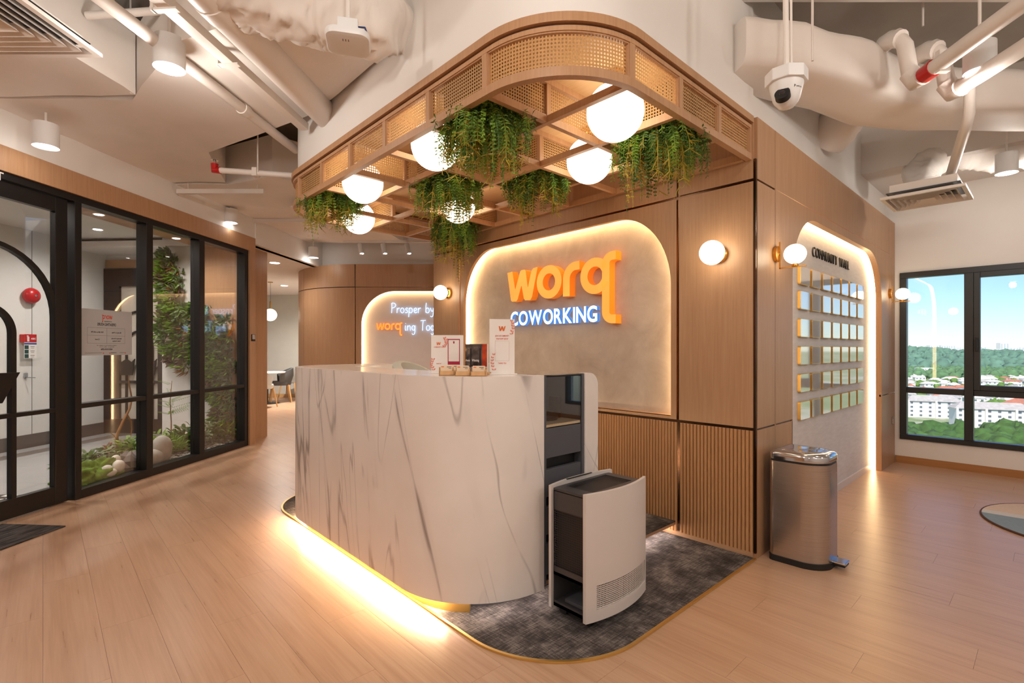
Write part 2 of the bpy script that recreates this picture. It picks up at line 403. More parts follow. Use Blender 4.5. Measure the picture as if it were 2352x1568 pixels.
# ------------------------------------------------------------------ plan paths
def rpath(x0, y0, y1, r, xend, seg=18, closed_far=True):
    pts = [(xend, y0, 0, 1), (x0 + r + .04, y0, 0, 1), (x0 + r, y0, 0, 1)]
    for k in range(1, seg):
        a = -math.pi / 2 - math.pi / 2 * k / seg
        pts.append((x0 + r + r * math.cos(a), y0 + r + r * math.sin(a), -math.cos(a), -math.sin(a)))
    pts += [(x0, y0 + r, 1, 0), (x0, y0 + r + .04, 1, 0), (x0, y1 - r - .04, 1, 0), (x0, y1 - r, 1, 0)]
    for k in range(1, seg):
        a = math.pi - math.pi / 2 * k / seg
        pts.append((x0 + r + r * math.cos(a), y1 - r + r * math.sin(a), -math.cos(a), -math.sin(a)))
    pts += [(x0 + r, y1, 0, -1), (x0 + r + .04, y1, 0, -1), (xend, y1, 0, -1)]
    out = []; s = 0
    for i, p in enumerate(pts):
        if i: s += math.hypot(p[0] - pts[i - 1][0], p[1] - pts[i - 1][1])
        out.append((*p, s))
    return out
def at_s(path, s):
    for i in range(len(path) - 1):
        a, b = path[i], path[i + 1]
        if s <= b[4] + 1e-9:
            t = (s - a[4]) / max(1e-9, b[4] - a[4]); return tuple(a[k] + (b[k] - a[k]) * t for k in range(4)) + (s,)
    return path[-1]
def subpath(path, s0, s1):
    return [at_s(path, s0)] + [p for p in path if s0 + 1e-4 < p[4] < s1 - 1e-4] + [at_s(path, s1)]
def clip(poly, a, b, c):           # keep a*x + b*y <= c, convex polygon
    out = []
    for i in range(len(poly)):
        p, q = poly[i - 1], poly[i]; dp, dq = a * p[0] + b * p[1] - c, a * q[0] + b * q[1] - c
        if (dp <= 0) != (dq <= 0):
            t = dp / (dp - dq); out.append((p[0] + (q[0] - p[0]) * t, p[1] + (q[1] - p[1]) * t))
        if dq <= 0: out.append(q)
    return out

# ------------------------------------------------------------------ floor
fl = struct_root('floor')
MB().box(-7, 7.09, -4, 14, -.12, -.006).build('subfloor', tile_dark, fl)
rest = MB(); cand = []
PWD, PLN = .19, 1.22
for i in range(int(-6 / PWD), int(8 / PWD)):
    off = (i * .37 % 1) * PLN
    for j in range(-4, 11):
        x, y = i * PWD, j * PLN + off; c = CI @ Vector((x + PWD / 2, y + PLN / 2, 0))
        g = GI @ Vector((x + PWD / 2, y + PLN / 2, 0))
        if x > 7 or (g.y > .9 and g.x < 6.6) or (x > 3.4 and 1.6 < y < 3.2): continue
        vis = c.y > .7 and -1.25 * c.y - .4 < c.x < 1.12 * c.y + .4 and c.y < 13.5
        cand.append((c.length if vis else 99, x, y))
cand.sort()
pm = None
for n, (d, x, y) in enumerate(cand):
    if n < 296 and d < 90:
        if pm is None:
            pm = MB().box(.0004, PWD - .0004, .0004, PLN - .0004, -.006, 0).build('plank', floor_m, fl); pm.location = (x, y, 0)
        else: inst(pm, fl, (x, y, 0))
    elif d > 90 or n >= 296: rest.box(x + .0004, x + PWD - .0004, y + .0004, y + PLN - .0004, -.006, 0)
stuff(rest.build('far_planks', floor_m, fl))

# ------------------------------------------------------------------ ceiling slab and enclosing walls
cl = struct_root('ceiling')
MB().box(-7, 7.09, -4, 14, 3.6, 3.75).build('slab', slab_grey, cl)
m = MB(); v = [(-1.0, 3.02 - .42), (7, 3.02 - .42)]
m.box(-2, 7.5, 2.1, 3.02, 3.32, 3.6).build('beam', ceil_white, cl).matrix_world = CM
MB().box(5.87, 6.9, -3.2, 1.32, 2.95, 3.6).build('perimeter_beam', ceil_white, cl)
for y0 in (3.6, 4.25):             # board joints in the slab soffit
    MB().box(1.2, 7, y0, y0 + .012, 3.594, 3.6).build('joint_strip', black_matt, cl).matrix_world = GM @ Matrix.Rotation(R(12), 4, 'Z')

ws = struct_root('wall_south'); MB().box(-5.8, 7.1, -3.4, -3.2, 0, 3.6).build('wall_panel', white, ws)
ww = struct_root('wall_west'); MB().box(-5.8, -5.6, -3.4, 1.2, 0, 3.6).build('wall_panel', white, ww)

# window wall on the right
wr = struct_root('wall_window')
WX = 6.9; SILL, HEAD = .262, 2.075; WY0, WY1 = -2.6, 1.165
MB().box(WX, WX + .2, -3.2, 1.30, 0, SILL).build('sill_wall', white, wr)
MB().box(WX, WX + .2, -3.2, 1.30, HEAD, 3.6).build('head_wall', white, wr)
MB().box(WX, WX + .2, WY1, 1.30, SILL, HEAD).build('pier', white, wr)
MB().box(WX, WX + .2, -3.2, WY0, SILL, HEAD).build('pier', white, wr)
MB().box(WX - .012, WX - .0005, -3.2, 1.205, 0, .075).build('baseboard', woodgrain('skirting', srgb(186, 132, 80), srgb(160, 108, 62), 'y'), wr)
win = struct_root('window_1')
fx0, fx1 = WX - .025, WX + .07
aluminium = plain('window_frame_grey', srgb(52, 54, 56), .35, .4, var=.05)
mull = [.60, -.50, -1.60]
MB().box(fx0, fx1, WY0, WY1, SILL, SILL + .055).build('bottom_rail', aluminium, win, bevel=.004)
MB().box(fx0, fx1, WY0, WY1, HEAD - .06, HEAD).build('top_rail', aluminium, win, bevel=.004)
MB().box(fx0, fx1, WY1 - .06, WY1, SILL + .055, HEAD - .06).build('left_jamb', aluminium, win, bevel=.004)
MB().box(fx0, fx1, WY0, WY0 + .06, SILL + .055, HEAD - .06).build('right_jamb', aluminium, win, bevel=.004)
ed = [WY1 - .06] + mull + [WY0 + .06]
for y in mull:
    MB().box(fx0 - .02, fx1, y - .035, y + .035, SILL + .055, HEAD - .06).build('mullion', aluminium, win, bevel=.004)
for k in range(len(ed) - 1):
    a = ed[k] - (.035 if k else 0); b = ed[k + 1] + (.035 if k < len(ed) - 2 else 0)
    tz = .80
    MB().box(fx0, fx1, b, a, tz - .03, tz + .03).build('transom', aluminium, win, bevel=.004)
    MB().box(WX + .03, WX + .038, b, a, SILL + .055, tz - .03).build('pane', glass, win)
    if k == 1 or k == 3:      # opening sash with its own inner frame
        fr = MB()
        fr.box(fx0 - .012, fx1 - .02, b, b + .05, tz + .03, HEAD - .06); fr.box(fx0 - .012, fx1 - .02, a - .05, a, tz + .03, HEAD - .06)
        fr.box(fx0 - .012, fx1 - .02, b + .05, a - .05, tz + .03, tz + .08); fr.box(fx0 - .012, fx1 - .02, b + .05, a - .05, HEAD - .11, HEAD - .06)
        sh = fr.build('sash_frame', aluminium, win, bevel=.003)
        h = MB().box(fx0 - .035, fx0 - .012, a - .034, a - .014, 1.26, 1.36).box(fx0 - .05, fx0 - .035, a - .034, a - .014, 1.22, 1.34)
        h.build('window_handle', black, sh, bevel=.003)
    MB().box(WX + .03, WX + .038, b, a, tz + .03, HEAD - .06).build('pane', glass, win)

# upper white wall above the feature walls, and the rounded bulkhead over the canopy
wu = struct_root('wall_upper'); MB().box(3.22, 6.9, 1.30, 1.5, 2.632, 3.6).build('wall_panel', white, wu)
CX0, CY0, CY1, CR = 1.44, 1.235, 4.47, .47
cpath = rpath(CX0, CY0, CY1, CR, 3.10, 20)
bp = rpath(CX0 + .035, CY0 + .035, CY1 - .035, CR - .035, 3.21, 20)
MB().sweep(bp, 0, .1, 2.63, 3.6).build('bulkhead_face', white, wu, smooth=True)

# solid core behind the feature walls
core = struct_root('wall_core'); MB().box(3.24, 6.9, 1.42, 4.57, 0, 3.6).build('core_block', white, core)

# ------------------------------------------------------------------ arched niche panels
def arch_curve(n0, n1, z0, z1, ra, rz, seg=16):
    p = [(n0, z0)]
    for k in range(seg + 1):
        t = math.pi / 2 * k / seg; p.append((n0 + ra - ra * math.cos(t), z1 - rz + rz * math.sin(t)))
    for k in range(seg + 1):
        t = math.pi / 2 * k / seg; p.append((n1 - ra + ra * math.sin(t), z1 - rz + rz * math.cos(t)))
    return p + [(n1, z0)]
def arch_panel(f, a0, a1, z0, z1, n0, n1, nz0, nz1, ra, rz, rev):
    m = MB(); c = arch_curve(n0, n1, nz0, nz1, ra, rz)
    m.add([f(a0, z0, 0), f(n0, z0, 0), f(n0, z1, 0), f(a0, z1, 0)], [(0, 1, 2, 3)])
    m.add([f(n1, z0, 0), f(a1, z0, 0), f(a1, z1, 0), f(n1, z1, 0)], [(0, 1, 2, 3)])
    if nz0 > z0 + 1e-3: m.add([f(n0, z0, 0), f(n1, z0, 0), f(n1, nz0, 0), f(n0, nz0, 0)], [(0, 1, 2, 3)])
    top = c[1:-1]
    for i in range(len(top) - 1):
        (p, q), (r, s) = top[i], top[i + 1]
        if r - p > 1e-6: m.add([f(p, q, 0), f(r, s, 0), f(r, z1, 0), f(p, z1, 0)], [(0, 1, 2, 3)])
    for i in range(len(c) - 1):
        (p, q), (r, s) = c[i], c[i + 1]; m.add([f(p, q, 0), f(r, s, 0), f(r, s, rev), f(p, q, rev)], [(0, 1, 2, 3)])
    if nz0 > z0 + 1e-3: m.add([f(n0, nz0, 0), f(n1, nz0, 0), f(n1, nz0, rev), f(n0, nz0, rev)], [(0, 1, 2, 3)])
    return m
def arch_strip(f, n0, n1, nz0, nz1, ra, rz, d0, d1, inset=0.0):
    m = MB(); c = arch_curve(n0 + inset, n1 - inset, nz0, nz1 - inset, ra - inset, rz - inset)
    for i in range(len(c) - 1):
        (p, q), (r, s) = c[i], c[i + 1]; m.add([f(p, q, d0), f(r, s, d0), f(r, s, d1), f(p, q, d1)], [(0, 1, 2, 3)])
    return m

# ------------------------------------------------------------------ logo wall (wall_front)
MX = 3.10; CORN = 1.21
wf = struct_root('wall_front')
fM = lambda a, z, d: (MX + d, a, z)
YJ1, YJ2, YEND = 1.715, 4.114, 4.587; ZJ1, ZJ2, ZT = .767, 2.256, 2.63; g = .009
TH = .014
MB().box(MX + TH + .001, MX + .14, YJ1 - .2, YJ1 + .02, 0, ZT).build('backing', bronze, wf)
MB().box(MX + .012, MX + .02, CORN + .004, YEND - .004, ZJ1 - g, ZJ1 + g).build('joint_strip', bronze, wf)
MB().box(MX + .012, MX + .02, CORN + .004, YEND - .004, ZJ2 - g, ZJ2 + g).build('joint_strip', bronze, wf)
for y in (YJ1, YJ2): MB().box(MX + .0125, MX + .0205, y - g, y + g, .0, ZT).build('joint_strip', bronze, wf)
MB().box(MX + .004, MX + .02, CORN + .003, CORN + .016, .03, ZT - .25).build('corner_strip', bronze, wf)
MB().box(MX, MX + .14, CORN + .018, YJ1 - g, ZJ1 + g, ZJ2 - g).build('panel', wood, wf)
MB().box(MX, MX + .14, YJ2 + g, YEND, ZJ1 + g, ZJ2 - g).build('panel', wood, wf)
MB().box(MX + .0158, MX + .14, CORN + .03, YEND - .001, 0, ZJ1 - g).build('lower_backing', wood, wf)
for a, b in ((CORN + .018, YJ1 - g), (YJ1 + g, YJ2 - g), (YJ2 + g, YEND)): MB().box(MX, MX + .14, a, b, ZJ2 + g, ZT).build('panel', wood, wf)
N0, N1, NZ0, NZ1 = 1.765, 4.06, .795, 2.195
arch_panel(fM, YJ1 + g, YJ2 - g, ZJ1 + g, ZJ2 - g, N0, N1, NZ0, NZ1, .44, .52, .035).build('niche_surround', wood, wf)
arch_strip(fM, N0, N1, NZ0, NZ1, .44, .52, .035, .095, -.02).build('led_strip', led_m, wf)
MB().box(MX + .095, MX + .14, YJ1 + g, YJ2 - g, ZJ1 + g, ZJ2 - g).build('niche_back', stucco, wf)
MB().box(MX + .002, MX + .095, N0, N1, NZ0 - .012, NZ0).build('niche_sill', wood_y, wf)
# fluted base
pit = .0228; fm = None
def flute():
    m = MB(); seg = 6; r = pit / 2 * .96; vs = []
    for z in (.03, ZJ1 - g):
        for k in range(seg + 1):
            a = math.pi * k / seg; vs.append((.016 - .015 * math.sin(a), r * math.cos(a) + pit / 2, z))
    m.add(vs, [(k, k + 1, k + 2 + seg, k + 1 + seg) for k in range(seg)]); return m
for a, b, lo in ((CORN + .02, YJ1 - g, 0), (YJ1 + g, 2.95, 1)):
    n = int((b - a) / pit); st = (b - a) / n
    for k in range(n):
        if fm is None: fm = flute().build('slat', slat_wood, wf, smooth=True, ang=60); fm.location = (MX, a, 0)
        else: inst(fm, wf, (MX, a + k * st, 0))
rs = MB()
for k in range(int((YEND - 2.95) / pit)):
    y = 2.95 + k * pit; r = pit / 2 * .96; vs = []
    for z in (.03, ZJ1 - g): vs += [(MX + .016 - .015 * math.sin(math.pi * q / 4), y + pit / 2 + r * math.cos(math.pi * q / 4), z) for q in range(5)]
    rs.add(vs, [(q, q + 1, q + 6, q + 5) for q in range(4)])
stuff(rs.build('far_slats', slat_wood, wf))
MB().box(MX - .002, MX + .02, CORN + .02, YEND, 0, .03).build('plinth', wood_y, wf)

# ------------------------------------------------------------------ community wall (wall_right)
wc = struct_root('wall_right')
fC = lambda a, z, d: (a, CORN + d, z)
CN0, CN1 = 3.71, 6.27
MB().box(MX + .02, 3.395, CORN, CORN + .1, ZJ1 + g * .6, ZJ2 - .006).build('panel', wood, wc)
MB().box(MX + .02, 3.395, CORN, CORN + .1, .0, ZJ1 - g * .6).build('panel', wood, wc)
MB().box(3.40, CN0 - .0, CORN, CORN + .03, 0, ZJ1 - g * .6).build('panel', wood, wc)
MB().box(6.62, 6.895, CORN, CORN + .1, ZJ1 + g * .6, ZT).build('panel', wood, wc)
MB().box(CN1 + .02, 6.895, CORN, CORN + .1, 0, ZJ1 - g * .6).build('panel', wood, wc)
MB().box(MX + .02, 3.395, CORN, CORN + .1, ZJ2 + .006, ZT).build('panel', wood, wc)
MB().box(3.40, 6.615, CORN, CORN + .1, ZJ2 + .004, ZT).build('panel', wood, wc)
MB().box(MX + .02, 6.89, CORN + .012, CORN + .03, ZJ2 - .01, ZJ2 + .01).build('joint_strip', black, wc)
MB().box(MX + .02, CN0, CORN + .006, CORN + .02, ZJ1 - .01, ZJ1 + .01).build('joint_strip', bronze, wc)
MB().box(CN1, 6.89, CORN + .006, CORN + .02, ZJ1 - .01, ZJ1 + .01).build('joint_strip', chrome, wc)
arch_panel(fC, 3.40, 6.615, ZJ1 + g * .6, ZJ2 + .001, CN0, CN1, ZJ1, 2.19, .50, .46, .05).build('niche_surround', wood, wc)
MB().box(3.385, 3.401, CORN + .008, CORN + .02, 0, ZT).build('joint_strip', bronze, wc)
for xx in (3.4005, 6.607): MB().box(xx, xx + .008, CORN + .001, CORN + .1, 0, ZJ2).build('panel_edge', wood, wc)
MB().box(6.614, 6.625, CORN + .012, CORN + .03, 0, ZT).build('joint_strip', black, wc)
MB().box(CN1, CN1 + .021, CORN, CORN + .05, 0, ZJ1).build('niche_jamb', wood, wc)
MB().box(CN0 - .008, CN0, CORN, CORN + .1, 0, ZJ1).build('niche_jamb', wood, wc)
arch_strip(fC, CN0, CN1, .0, 2.19, .50, .46, .05, .098, -.012).build('led_strip', led_m, wc)
MB().box(3.4, 6.6, CORN + .1, CORN + .14, 0, ZT).build('niche_back', wallpaper, wc)
MB().box(CN0 + .002, CN1 - .002, CORN + .088, CORN + .0995, 0, .06).build('baseboard', offwhite, wc)

# ------------------------------------------------------------------ slogan wall at the back (wall_back), in the entrance-axis frame
wb = struct_root('wall_back', frame=CM)
BD = 8.27; fB = lambda a, z, d: (a, BD + d, z)
BX = -2.57; BXE = 2.4
arc = []
for k in range(15):
    t = R(90) * k / 14; arc.append((BX - 1.4 * math.sin(t), BD + 1.4 - 1.4 * math.cos(t), math.sin(t) , math.cos(t), 1.4 * t))
def arcsub(t0, t1, n=8):
    out = []
    for k in range(n + 1):
        t = R(t0 + (t1 - t0) * k / n); out.append((BX - 1.4 * math.sin(t), BD + 1.4 - 1.4 * math.cos(t), math.sin(t), math.cos(t), 1.4 * t))
    return out
tj = 47
for t0, t1 in ((.35, tj - .25), (tj + .25, 90)):
    for z0, z1 in ((0, ZJ2 - .006), (ZJ2 + .006, ZT)): MB().sweep(arcsub(t0, t1), 0, .1, z0, z1).build('curved_panel', wood, wb, smooth=True)
MB().sweep(arcsub(0, 90), .012, .09, 0, ZT).build('backing', black, wb, smooth=True)
MB().box(BX + .01, BXE, BD, BD + .1, ZJ2 + .006, ZT).build('panel', wood, wb)
MB().box(BX - .01, BXE, BD + .012, BD + .05, ZJ2 - .01, ZJ2 + .01).build('joint_strip', bronze, wb)
MB().box(BX - .008, BX + .01, BD + .012, BD + .06, 0, ZT).build('joint_strip', bronze, wb)
BN0, BN1 = -2.47, .45
arch_panel(fB, BX + .01, BXE, 0, ZJ2 - .006, BN0, BN1, 0, 2.19, .55, .55, .03).build('niche_surround', wood, wb)
arch_strip(fB, BN0, BN1, 0, 2.19, .55, .55, .03, .08, -.012).build('led_strip', led_m, wb)
MB().box(BX + .02, BXE, BD + .08, BD + .12, 0, ZJ2).build('niche_back', niche_white, wb)
# white wall over it, curved with it
pw = [(BXE, BD + .12, 0, 1, 0), (BX, BD + .12, 0, 1, 5)] + [(BX - 1.28 * math.sin(R(6 * k)), BD + 1.4 - 1.28 * math.cos(R(6 * k)), math.sin(R(6 * k)), math.cos(R(6 * k)), 5 + .1 * k) for k in range(1, 16)]
MB().sweep(pw, 0, .1, ZT - .02, 3.6).build('upper_face', white, wb, smooth=True)
MB().box(-4.02, -3.9, 9.6, 13.2, 0, 3.6).build('return_wall', white, wb)

# ------------------------------------------------------------------ pantry beyond the opening
pn = struct_root('wall_pantry', frame=CM)
MB().box(-10, -3.9, 12.95, 13.1, 0, 2.7).build('far_wall', grey_wall, pn)
MB().box(-10.1, -10, 6.5, 13.1, 0, 2.7).build('side_wall', grey_wall, pn)
MB().box(-10, -3.95, 12.93, 12.9495, 0, .09).build('baseboard', leg_wood, pn)
pc = struct_root('ceiling_pantry', frame=GM)
MB().box(6.67, 14.0, -.02, 6.8, 2.62, 2.7).build('ceiling_panel', ceil_white, pc)
MB().box(6.67, 9.8, -.08, .06, 2.62, 3.6).build('bulkhead_face', white, pc)

# ------------------------------------------------------------------ glass partition (wall_left), entrance door and lift lobby, in the partition frame
wl = struct_root('wall_left', frame=GM)
GX0, GX1 = 4.23, 6.53           # glazed screen
FH = 2.515
MB().box(-4.5, 2.78, -.06, .08, 0, 3.6).build('solid_wall', wood_flat, wl)
MB().box(2.78, 6.67, -.075, .09, FH, 2.695).build('wood_fascia', wood, wl)
MB().box(2.78, 6.67, -.065, .09, 2.695, 3.6).build('bulkhead_face', white, wl)
MB().box(6.545, 6.67, -.075, .09, 0, FH).build('wood_pilaster', wood, wl)
MB().box(6.67, 7.25, .11, .25, 0, 2.62).build('recessed_panel', wood, wl)
MB().box(6.66, 6.672, -.07, .12, 0, FH).build('return_panel', wood, wl)
def frame_bar(x0, x1, y0, y1, z0, z1, nm='frame_bar'): return MB().box(x0, x1, y0, y1, z0, z1).build(nm, black, wl, bevel=.003)
frame_bar(2.80, 6.545, -.055, .055, FH - .055, FH, 'head_rail')
frame_bar(GX0 - .06, GX0, -.055, .055, 0, FH - .055, 'jamb'); frame_bar(6.47, 6.545, -.055, .055, 0, FH - .055, 'jamb')
frame_bar(GX0, 6.47, -.055, .055, 0, .075, 'bottom_rail')
mx_ = [(4.905, 4.985), (5.64, 5.725)]
for a, b in mx_: frame_bar(a, b, -.055, .055, .075, FH - .055, 'mullion')
xs = [(GX0, 4.905), (4.985, 5.64), (5.725, 6.47)]
for a, b in xs:
    frame_bar(a, b, -.05, .05, .75, .79, 'transom')
    MB().box(a, b, .01, .018, .075, .75).build('pane', glass_in, wl)
    MB().box(a, b, .01, .018, .79, FH - .055).build('pane', glass_in, wl)
# door
dr = struct_root('door_1', frame=GM)
DL, DR_ = 2.92, 4.13; DZ = 2.455
MB().box(2.80, 2.9, -.055, .055, 0, FH - .055).build('jamb', black, dr, bevel=.003)
MB().box(DR_ - .10, DR_, -.03, .02, .01, DZ).build('stile', black, dr, bevel=.003)
MB().box(DL, DL + .10, -.03, .02, .01, DZ).build('stile', black, dr, bevel=.003)
MB().box(DL + .1, DR_ - .1, -.03, .02, DZ - .115, DZ).build('top_rail', black, dr, bevel=.003)
MB().box(DL + .1, DR_ - .1, -.03, .02, .01, .15).build('bottom_rail', black, dr, bevel=.003)
MB().box(DL + .1, DR_ - .1, -.028, .018, .742, .775).build('cross_bar', black, dr, bevel=.002)
dcx = (DL + DR_) / 2
def arch_bar(R0, zc, nm):
    pts = [(dcx + R0, -.005, .15)] + [(dcx + R0 * math.cos(R(180 * k / 24)), -.005, zc + R0 * math.sin(R(180 * k / 24))) for k in range(25)] + [(dcx - R0, -.005, .15)]
    m = MB(); n = len(pts); vs = []
    for i, p in enumerate(pts):
        a, b = Vector(pts[max(0, i - 1)]), Vector(pts[min(n - 1, i + 1)]); d = (b - a).normalized(); nn = Vector((d.z, 0, -d.x)); p = Vector(p)
        vs += [p + nn * .017 + Vector((0, -.02, 0)), p + nn * .017 + Vector((0, .02, 0)), p - nn * .017 + Vector((0, .02, 0)), p - nn * .017 + Vector((0, -.02, 0))]
    fs = [(i * 4 + k, i * 4 + (k + 1) % 4, i * 4 + 4 + (k + 1) % 4, i * 4 + 4 + k) for i in range(n - 1) for k in range(4)]
    return m.add(vs, fs).build(nm, black, dr)
arch_bar(.515, 1.50, 'arch_bar'); arch_bar(.20, 1.36, 'arch_bar')
MB().box(DL + .1, DR_ - .1, .002, .01, .15, DZ - .115).build('pane', glass_in, dr)
hp = [(dcx + .21, 1.075), (dcx - .2, 1.075), (dcx - .1, .86), (dcx + .09, .86)]
m = MB(); m.prism([(a, b) for a, b in hp], .0, .012, M=Matrix(((1, 0, 0, 0), (0, 0, -1, -.05), (0, 1, 0, 0), (0, 0, 0, 1)))); m.build('pull_plate', black, dr)
MB().box(dcx - .05, dcx - .03, -.055, -.03, .9, 1.0).box(dcx + .03, dcx + .05, -.055, -.03, .9, 1.0).build('plate_fixing', black, dr)
# lobby shell
lb = struct_root('wall_lobby', frame=GM)
LW = 2.60
MB().box(1.6, 7.28, LW, LW + .12, 0, 3.0).build('back_wall', lobby_wall, lb)
for x in (3.2, 4.7, 6.2): MB().box(x, x + .008, LW - .002, LW + .001, .17, 2.75).build('joint_strip', ink_grey, lb)
MB().box(1.6, 7.27, LW - .012, LW - .0005, 0, .17).build('baseboard', tile_dark, lb)
MB().box(1.5, 1.6, .09, LW + .12, 0, 3.0).build('near_wall', lobby_wall, lb)
MB().box(6.72, 7.24, .26, 1.27, 0, 3.0).build('end_wall', lobby_wall, lb)
MB().box(6.71, 6.7199, .26, .86, 1.62, 2.74).build('wood_panel', wood, lb)
MB().box(6.68, 7.24, .1, .26, 0, 3.0).build('end_pier', wood, lb)
MB().box(7.28, 7.40, 1.1, LW + .12, 0, 3.0).build('far_wall', lobby_wall, lb)
lf = struct_root('floor_lobby', frame=GM)
for i in range(10):
    for j in range(4):
        x0, y0 = 1.6 + i * .6, .06 + j * .62
        if x0 + .6 > 6.9 and y0 < 1.2: continue
        MB().box(x0 + .001, x0 + .599, y0 + .001, min(LW, y0 + .619), 0, .012).build('tile', tile_lobby, lf)
m = MB(); mb2 = MB()
for i in range(26):
    for j in range(14):
        (m if (i + j // 2) % 2 else mb2).box(2.8 + i * .055 + .002, 2.8 + i * .055 + .053, .08 + j * .055 + .002, .08 + j * .055 + .05, .012, .016)
stuff(m.build('white_mosaic', paper, lf)); stuff(mb2.build('black_mosaic', black, lf))
MB().box(2.7, 7.2, LW - .5, LW - .28, .012, .0125).build('border_strip', tile_dark, lf)
lc = struct_root('ceiling_lobby', frame=GM)
MB().box(1.6, 7.28, .09, LW, 2.74, 2.8).build('ceiling_panel', ceil_white, lc)
MB().box(1.6, 6.71, .09, .75, 2.60, 2.74).build('dropped_soffit', wood_flat, lc)
MB().box(3.2, 6.6, .40, .425, 2.594, 2.6).build('led_strip', glow('lobby_led', (1, .55, .18), 6), lc)
# lobby far door
d2 = struct_root('door_2', frame=GM)
dX = 7.27; dy0, dy1 = 1.47, 2.59
F2 = Matrix(((0, 0, 1, 0), (1, 0, 0, 0), (0, 1, 0, 0), (0, 0, 0, 1)))
MB().box(dX - .02, dX + .005, dy0 - .02, dy1, 2.42, 2.55).build('wood_head', wood, d2)
for a, b, z0, z1, nm in ((dy0, dy0 + .28, 0, 2.42, 'stile'), (dy1 - .24, dy1, 0, 2.42, 'stile'), (dy0 + .28, dy1 - .24, 2.16, 2.42, 'top_rail'), (dy0 + .28, dy1 - .24, 0, .22, 'bottom_rail'), (dy0 + .28, dy1 - .24, .74, .78, 'cross_bar')):
    MB().box(dX - .05, dX, a, b, z0, z1).build(nm, plain('bronze_door', srgb(52, 44, 42), .4, .2), d2)
cyy = (dy0 + dy1) / 2 + .02
for r_, zc in ((.34, 1.45), (.2, 1.3)):
    pts = [(dX - .03, cyy + r_ * math.cos(R(180 * k / 20)), zc + r_ * math.sin(R(180 * k / 20))) for k in range(21)]
    MB().tube([(dX - .03, cyy + r_, .22)] + pts + [(dX - .03, cyy - r_, .22)], .018, 6).build('arch_bar', black, d2)
MB().box(dX - .01, dX, dy0 + .28, dy1 - .24, .22, 2.16).build('pane', plain('frosted_pane', srgb(206, 196, 182), .3), d2)
for yy in (cyy - .17, cyy + .17):
    pl = [(yy - .13, 1.10), (yy - .08, 1.05), (yy, 1.10), (yy + .08, 1.05), (yy + .13, 1.10), (yy + .09, .86), (yy - .09, .86)]
    MB().prism(pl, -dX + .055, -dX + .07, M=Matrix(((0, 0, -1, 0), (1, 0, 0, 0), (0, 1, 0, 0), (0, 0, 0, 1)))).build('pull_plate', black, d2)
# ------------------------------------------------------------------ canopy over the desk
can = thing('canopy', 'oak canopy with rattan panels and open lattice above the marble desk', 'canopy', (2.2, 2.8, 2.37))
ZB, ZG, ZTOP = 2.375, 2.585, 2.632
Stot = cpath[-1][4]
MB().sweep(cpath, -.012, .03, ZG + .008, ZTOP).build('top_band', canopy_wood, can, smooth=True)
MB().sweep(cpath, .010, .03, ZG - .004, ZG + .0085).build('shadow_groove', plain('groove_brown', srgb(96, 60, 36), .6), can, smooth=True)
MB().sweep(cpath, 0, .035, 2.562, ZG - .003).build('upper_rail', canopy_wood, can, smooth=True)
MB().sweep(cpath, 0, .035, ZB, 2.412).build('lower_rail', canopy_wood, can, smooth=True)
XS = [1.44, 1.855, 2.27, 2.685, 3.10]; YS = [1.235, 1.74, 2.19, 2.64, 3.09, 3.54, 3.99, 4.47]
s_x = lambda x: 3.10 - x
cuts = [0.0] + [s_x(x) for x in (2.685, 2.27)] + [s_x(1.86)]
sY = lambda y: next(p for p in cpath if abs(p[1] - (CY0 + CR)) < 1e-6)[4] + (y - CY0 - CR)
cuts += [sY(y) for y in (1.735, 2.19, 2.64, 3.09, 3.54, 3.97)]
cuts += [Stot - s_x(1.88)] + [Stot - s_x(x) for x in (2.27, 2.685)] + [Stot]
hw = .017
for i, c in enumerate(cuts):
    a, b = max(0, c - hw), min(Stot, c + hw)
    MB().sweep(subpath(cpath, a, b), .001, .034, 2.412, 2.562).build('stile', canopy_wood, can)
for a, b in zip(cuts[:-1], cuts[1:]):
    a2, b2 = a + hw, b - hw
    sp = subpath(cpath, a2, b2)
    pn_ = MB().sweep(sp, .018, .018, 2.412, 2.562, outer_only=True).build('cane_panel', cane, can, smooth=True)
    f = MB()
    f.sweep(sp, .006, .03, 2.412, 2.418); f.sweep(sp, .006, .03, 2.556, 2.562)
    f.sweep(subpath(cpath, a2, a2 + .006), .006, .03, 2.418, 2.556); f.sweep(subpath(cpath, b2 - .006, b2), .006, .03, 2.418, 2.556)
    f.build('bead_frame', canopy_wood, pn_)
inner = [(p[0] + p[2] * .034, p[1] + p[3] * .034) for p in cpath]
MB().prism(inner, 2.60, 2.615).build('ceiling_board', canopy_top, can)
bw = .014
for x in XS[1:4]:
    MB().box(x - bw, x + bw, CY0 + .03, CY1 - .03, ZB + .002, ZB + .036).build('lattice_bar', canopy_wood, can)
def xin(y):      # left end of a cross bar inside the rounded plan
    if y < CY0 + CR: return CX0 + CR - math.sqrt(max(0, (CR - .03) ** 2 - (CY0 + CR - y) ** 2))
    if y > CY1 - CR: return CX0 + CR - math.sqrt(max(0, (CR - .03) ** 2 - (y - CY1 + CR) ** 2))
    return CX0 + .03
for y in YS[1:7]:
    MB().box(xin(y), 3.098, y - bw, y + bw, ZB + .003, ZB + .035).build('lattice_bar', canopy_wood, can)
for y in YS[1:7]: MB().box(xin(y), 3.098, y - .02, y + .02, 2.57, 2.60).build('roof_batten', canopy_wood, can)
MB().box(3.06, 3.098, CY0 + .04, CY1 - .04, ZB, ZB + .04).build('wall_ledger', canopy_wood, can)
PLANTC = [(0, 1), (2, 0), (1, 3), (2, 2), (0, 5), (3, 5)]
GLOBEC = [(1, 0), (2, 1), (0, 2), (0, 4), (1, 6), (2, 4)]
edges = set()
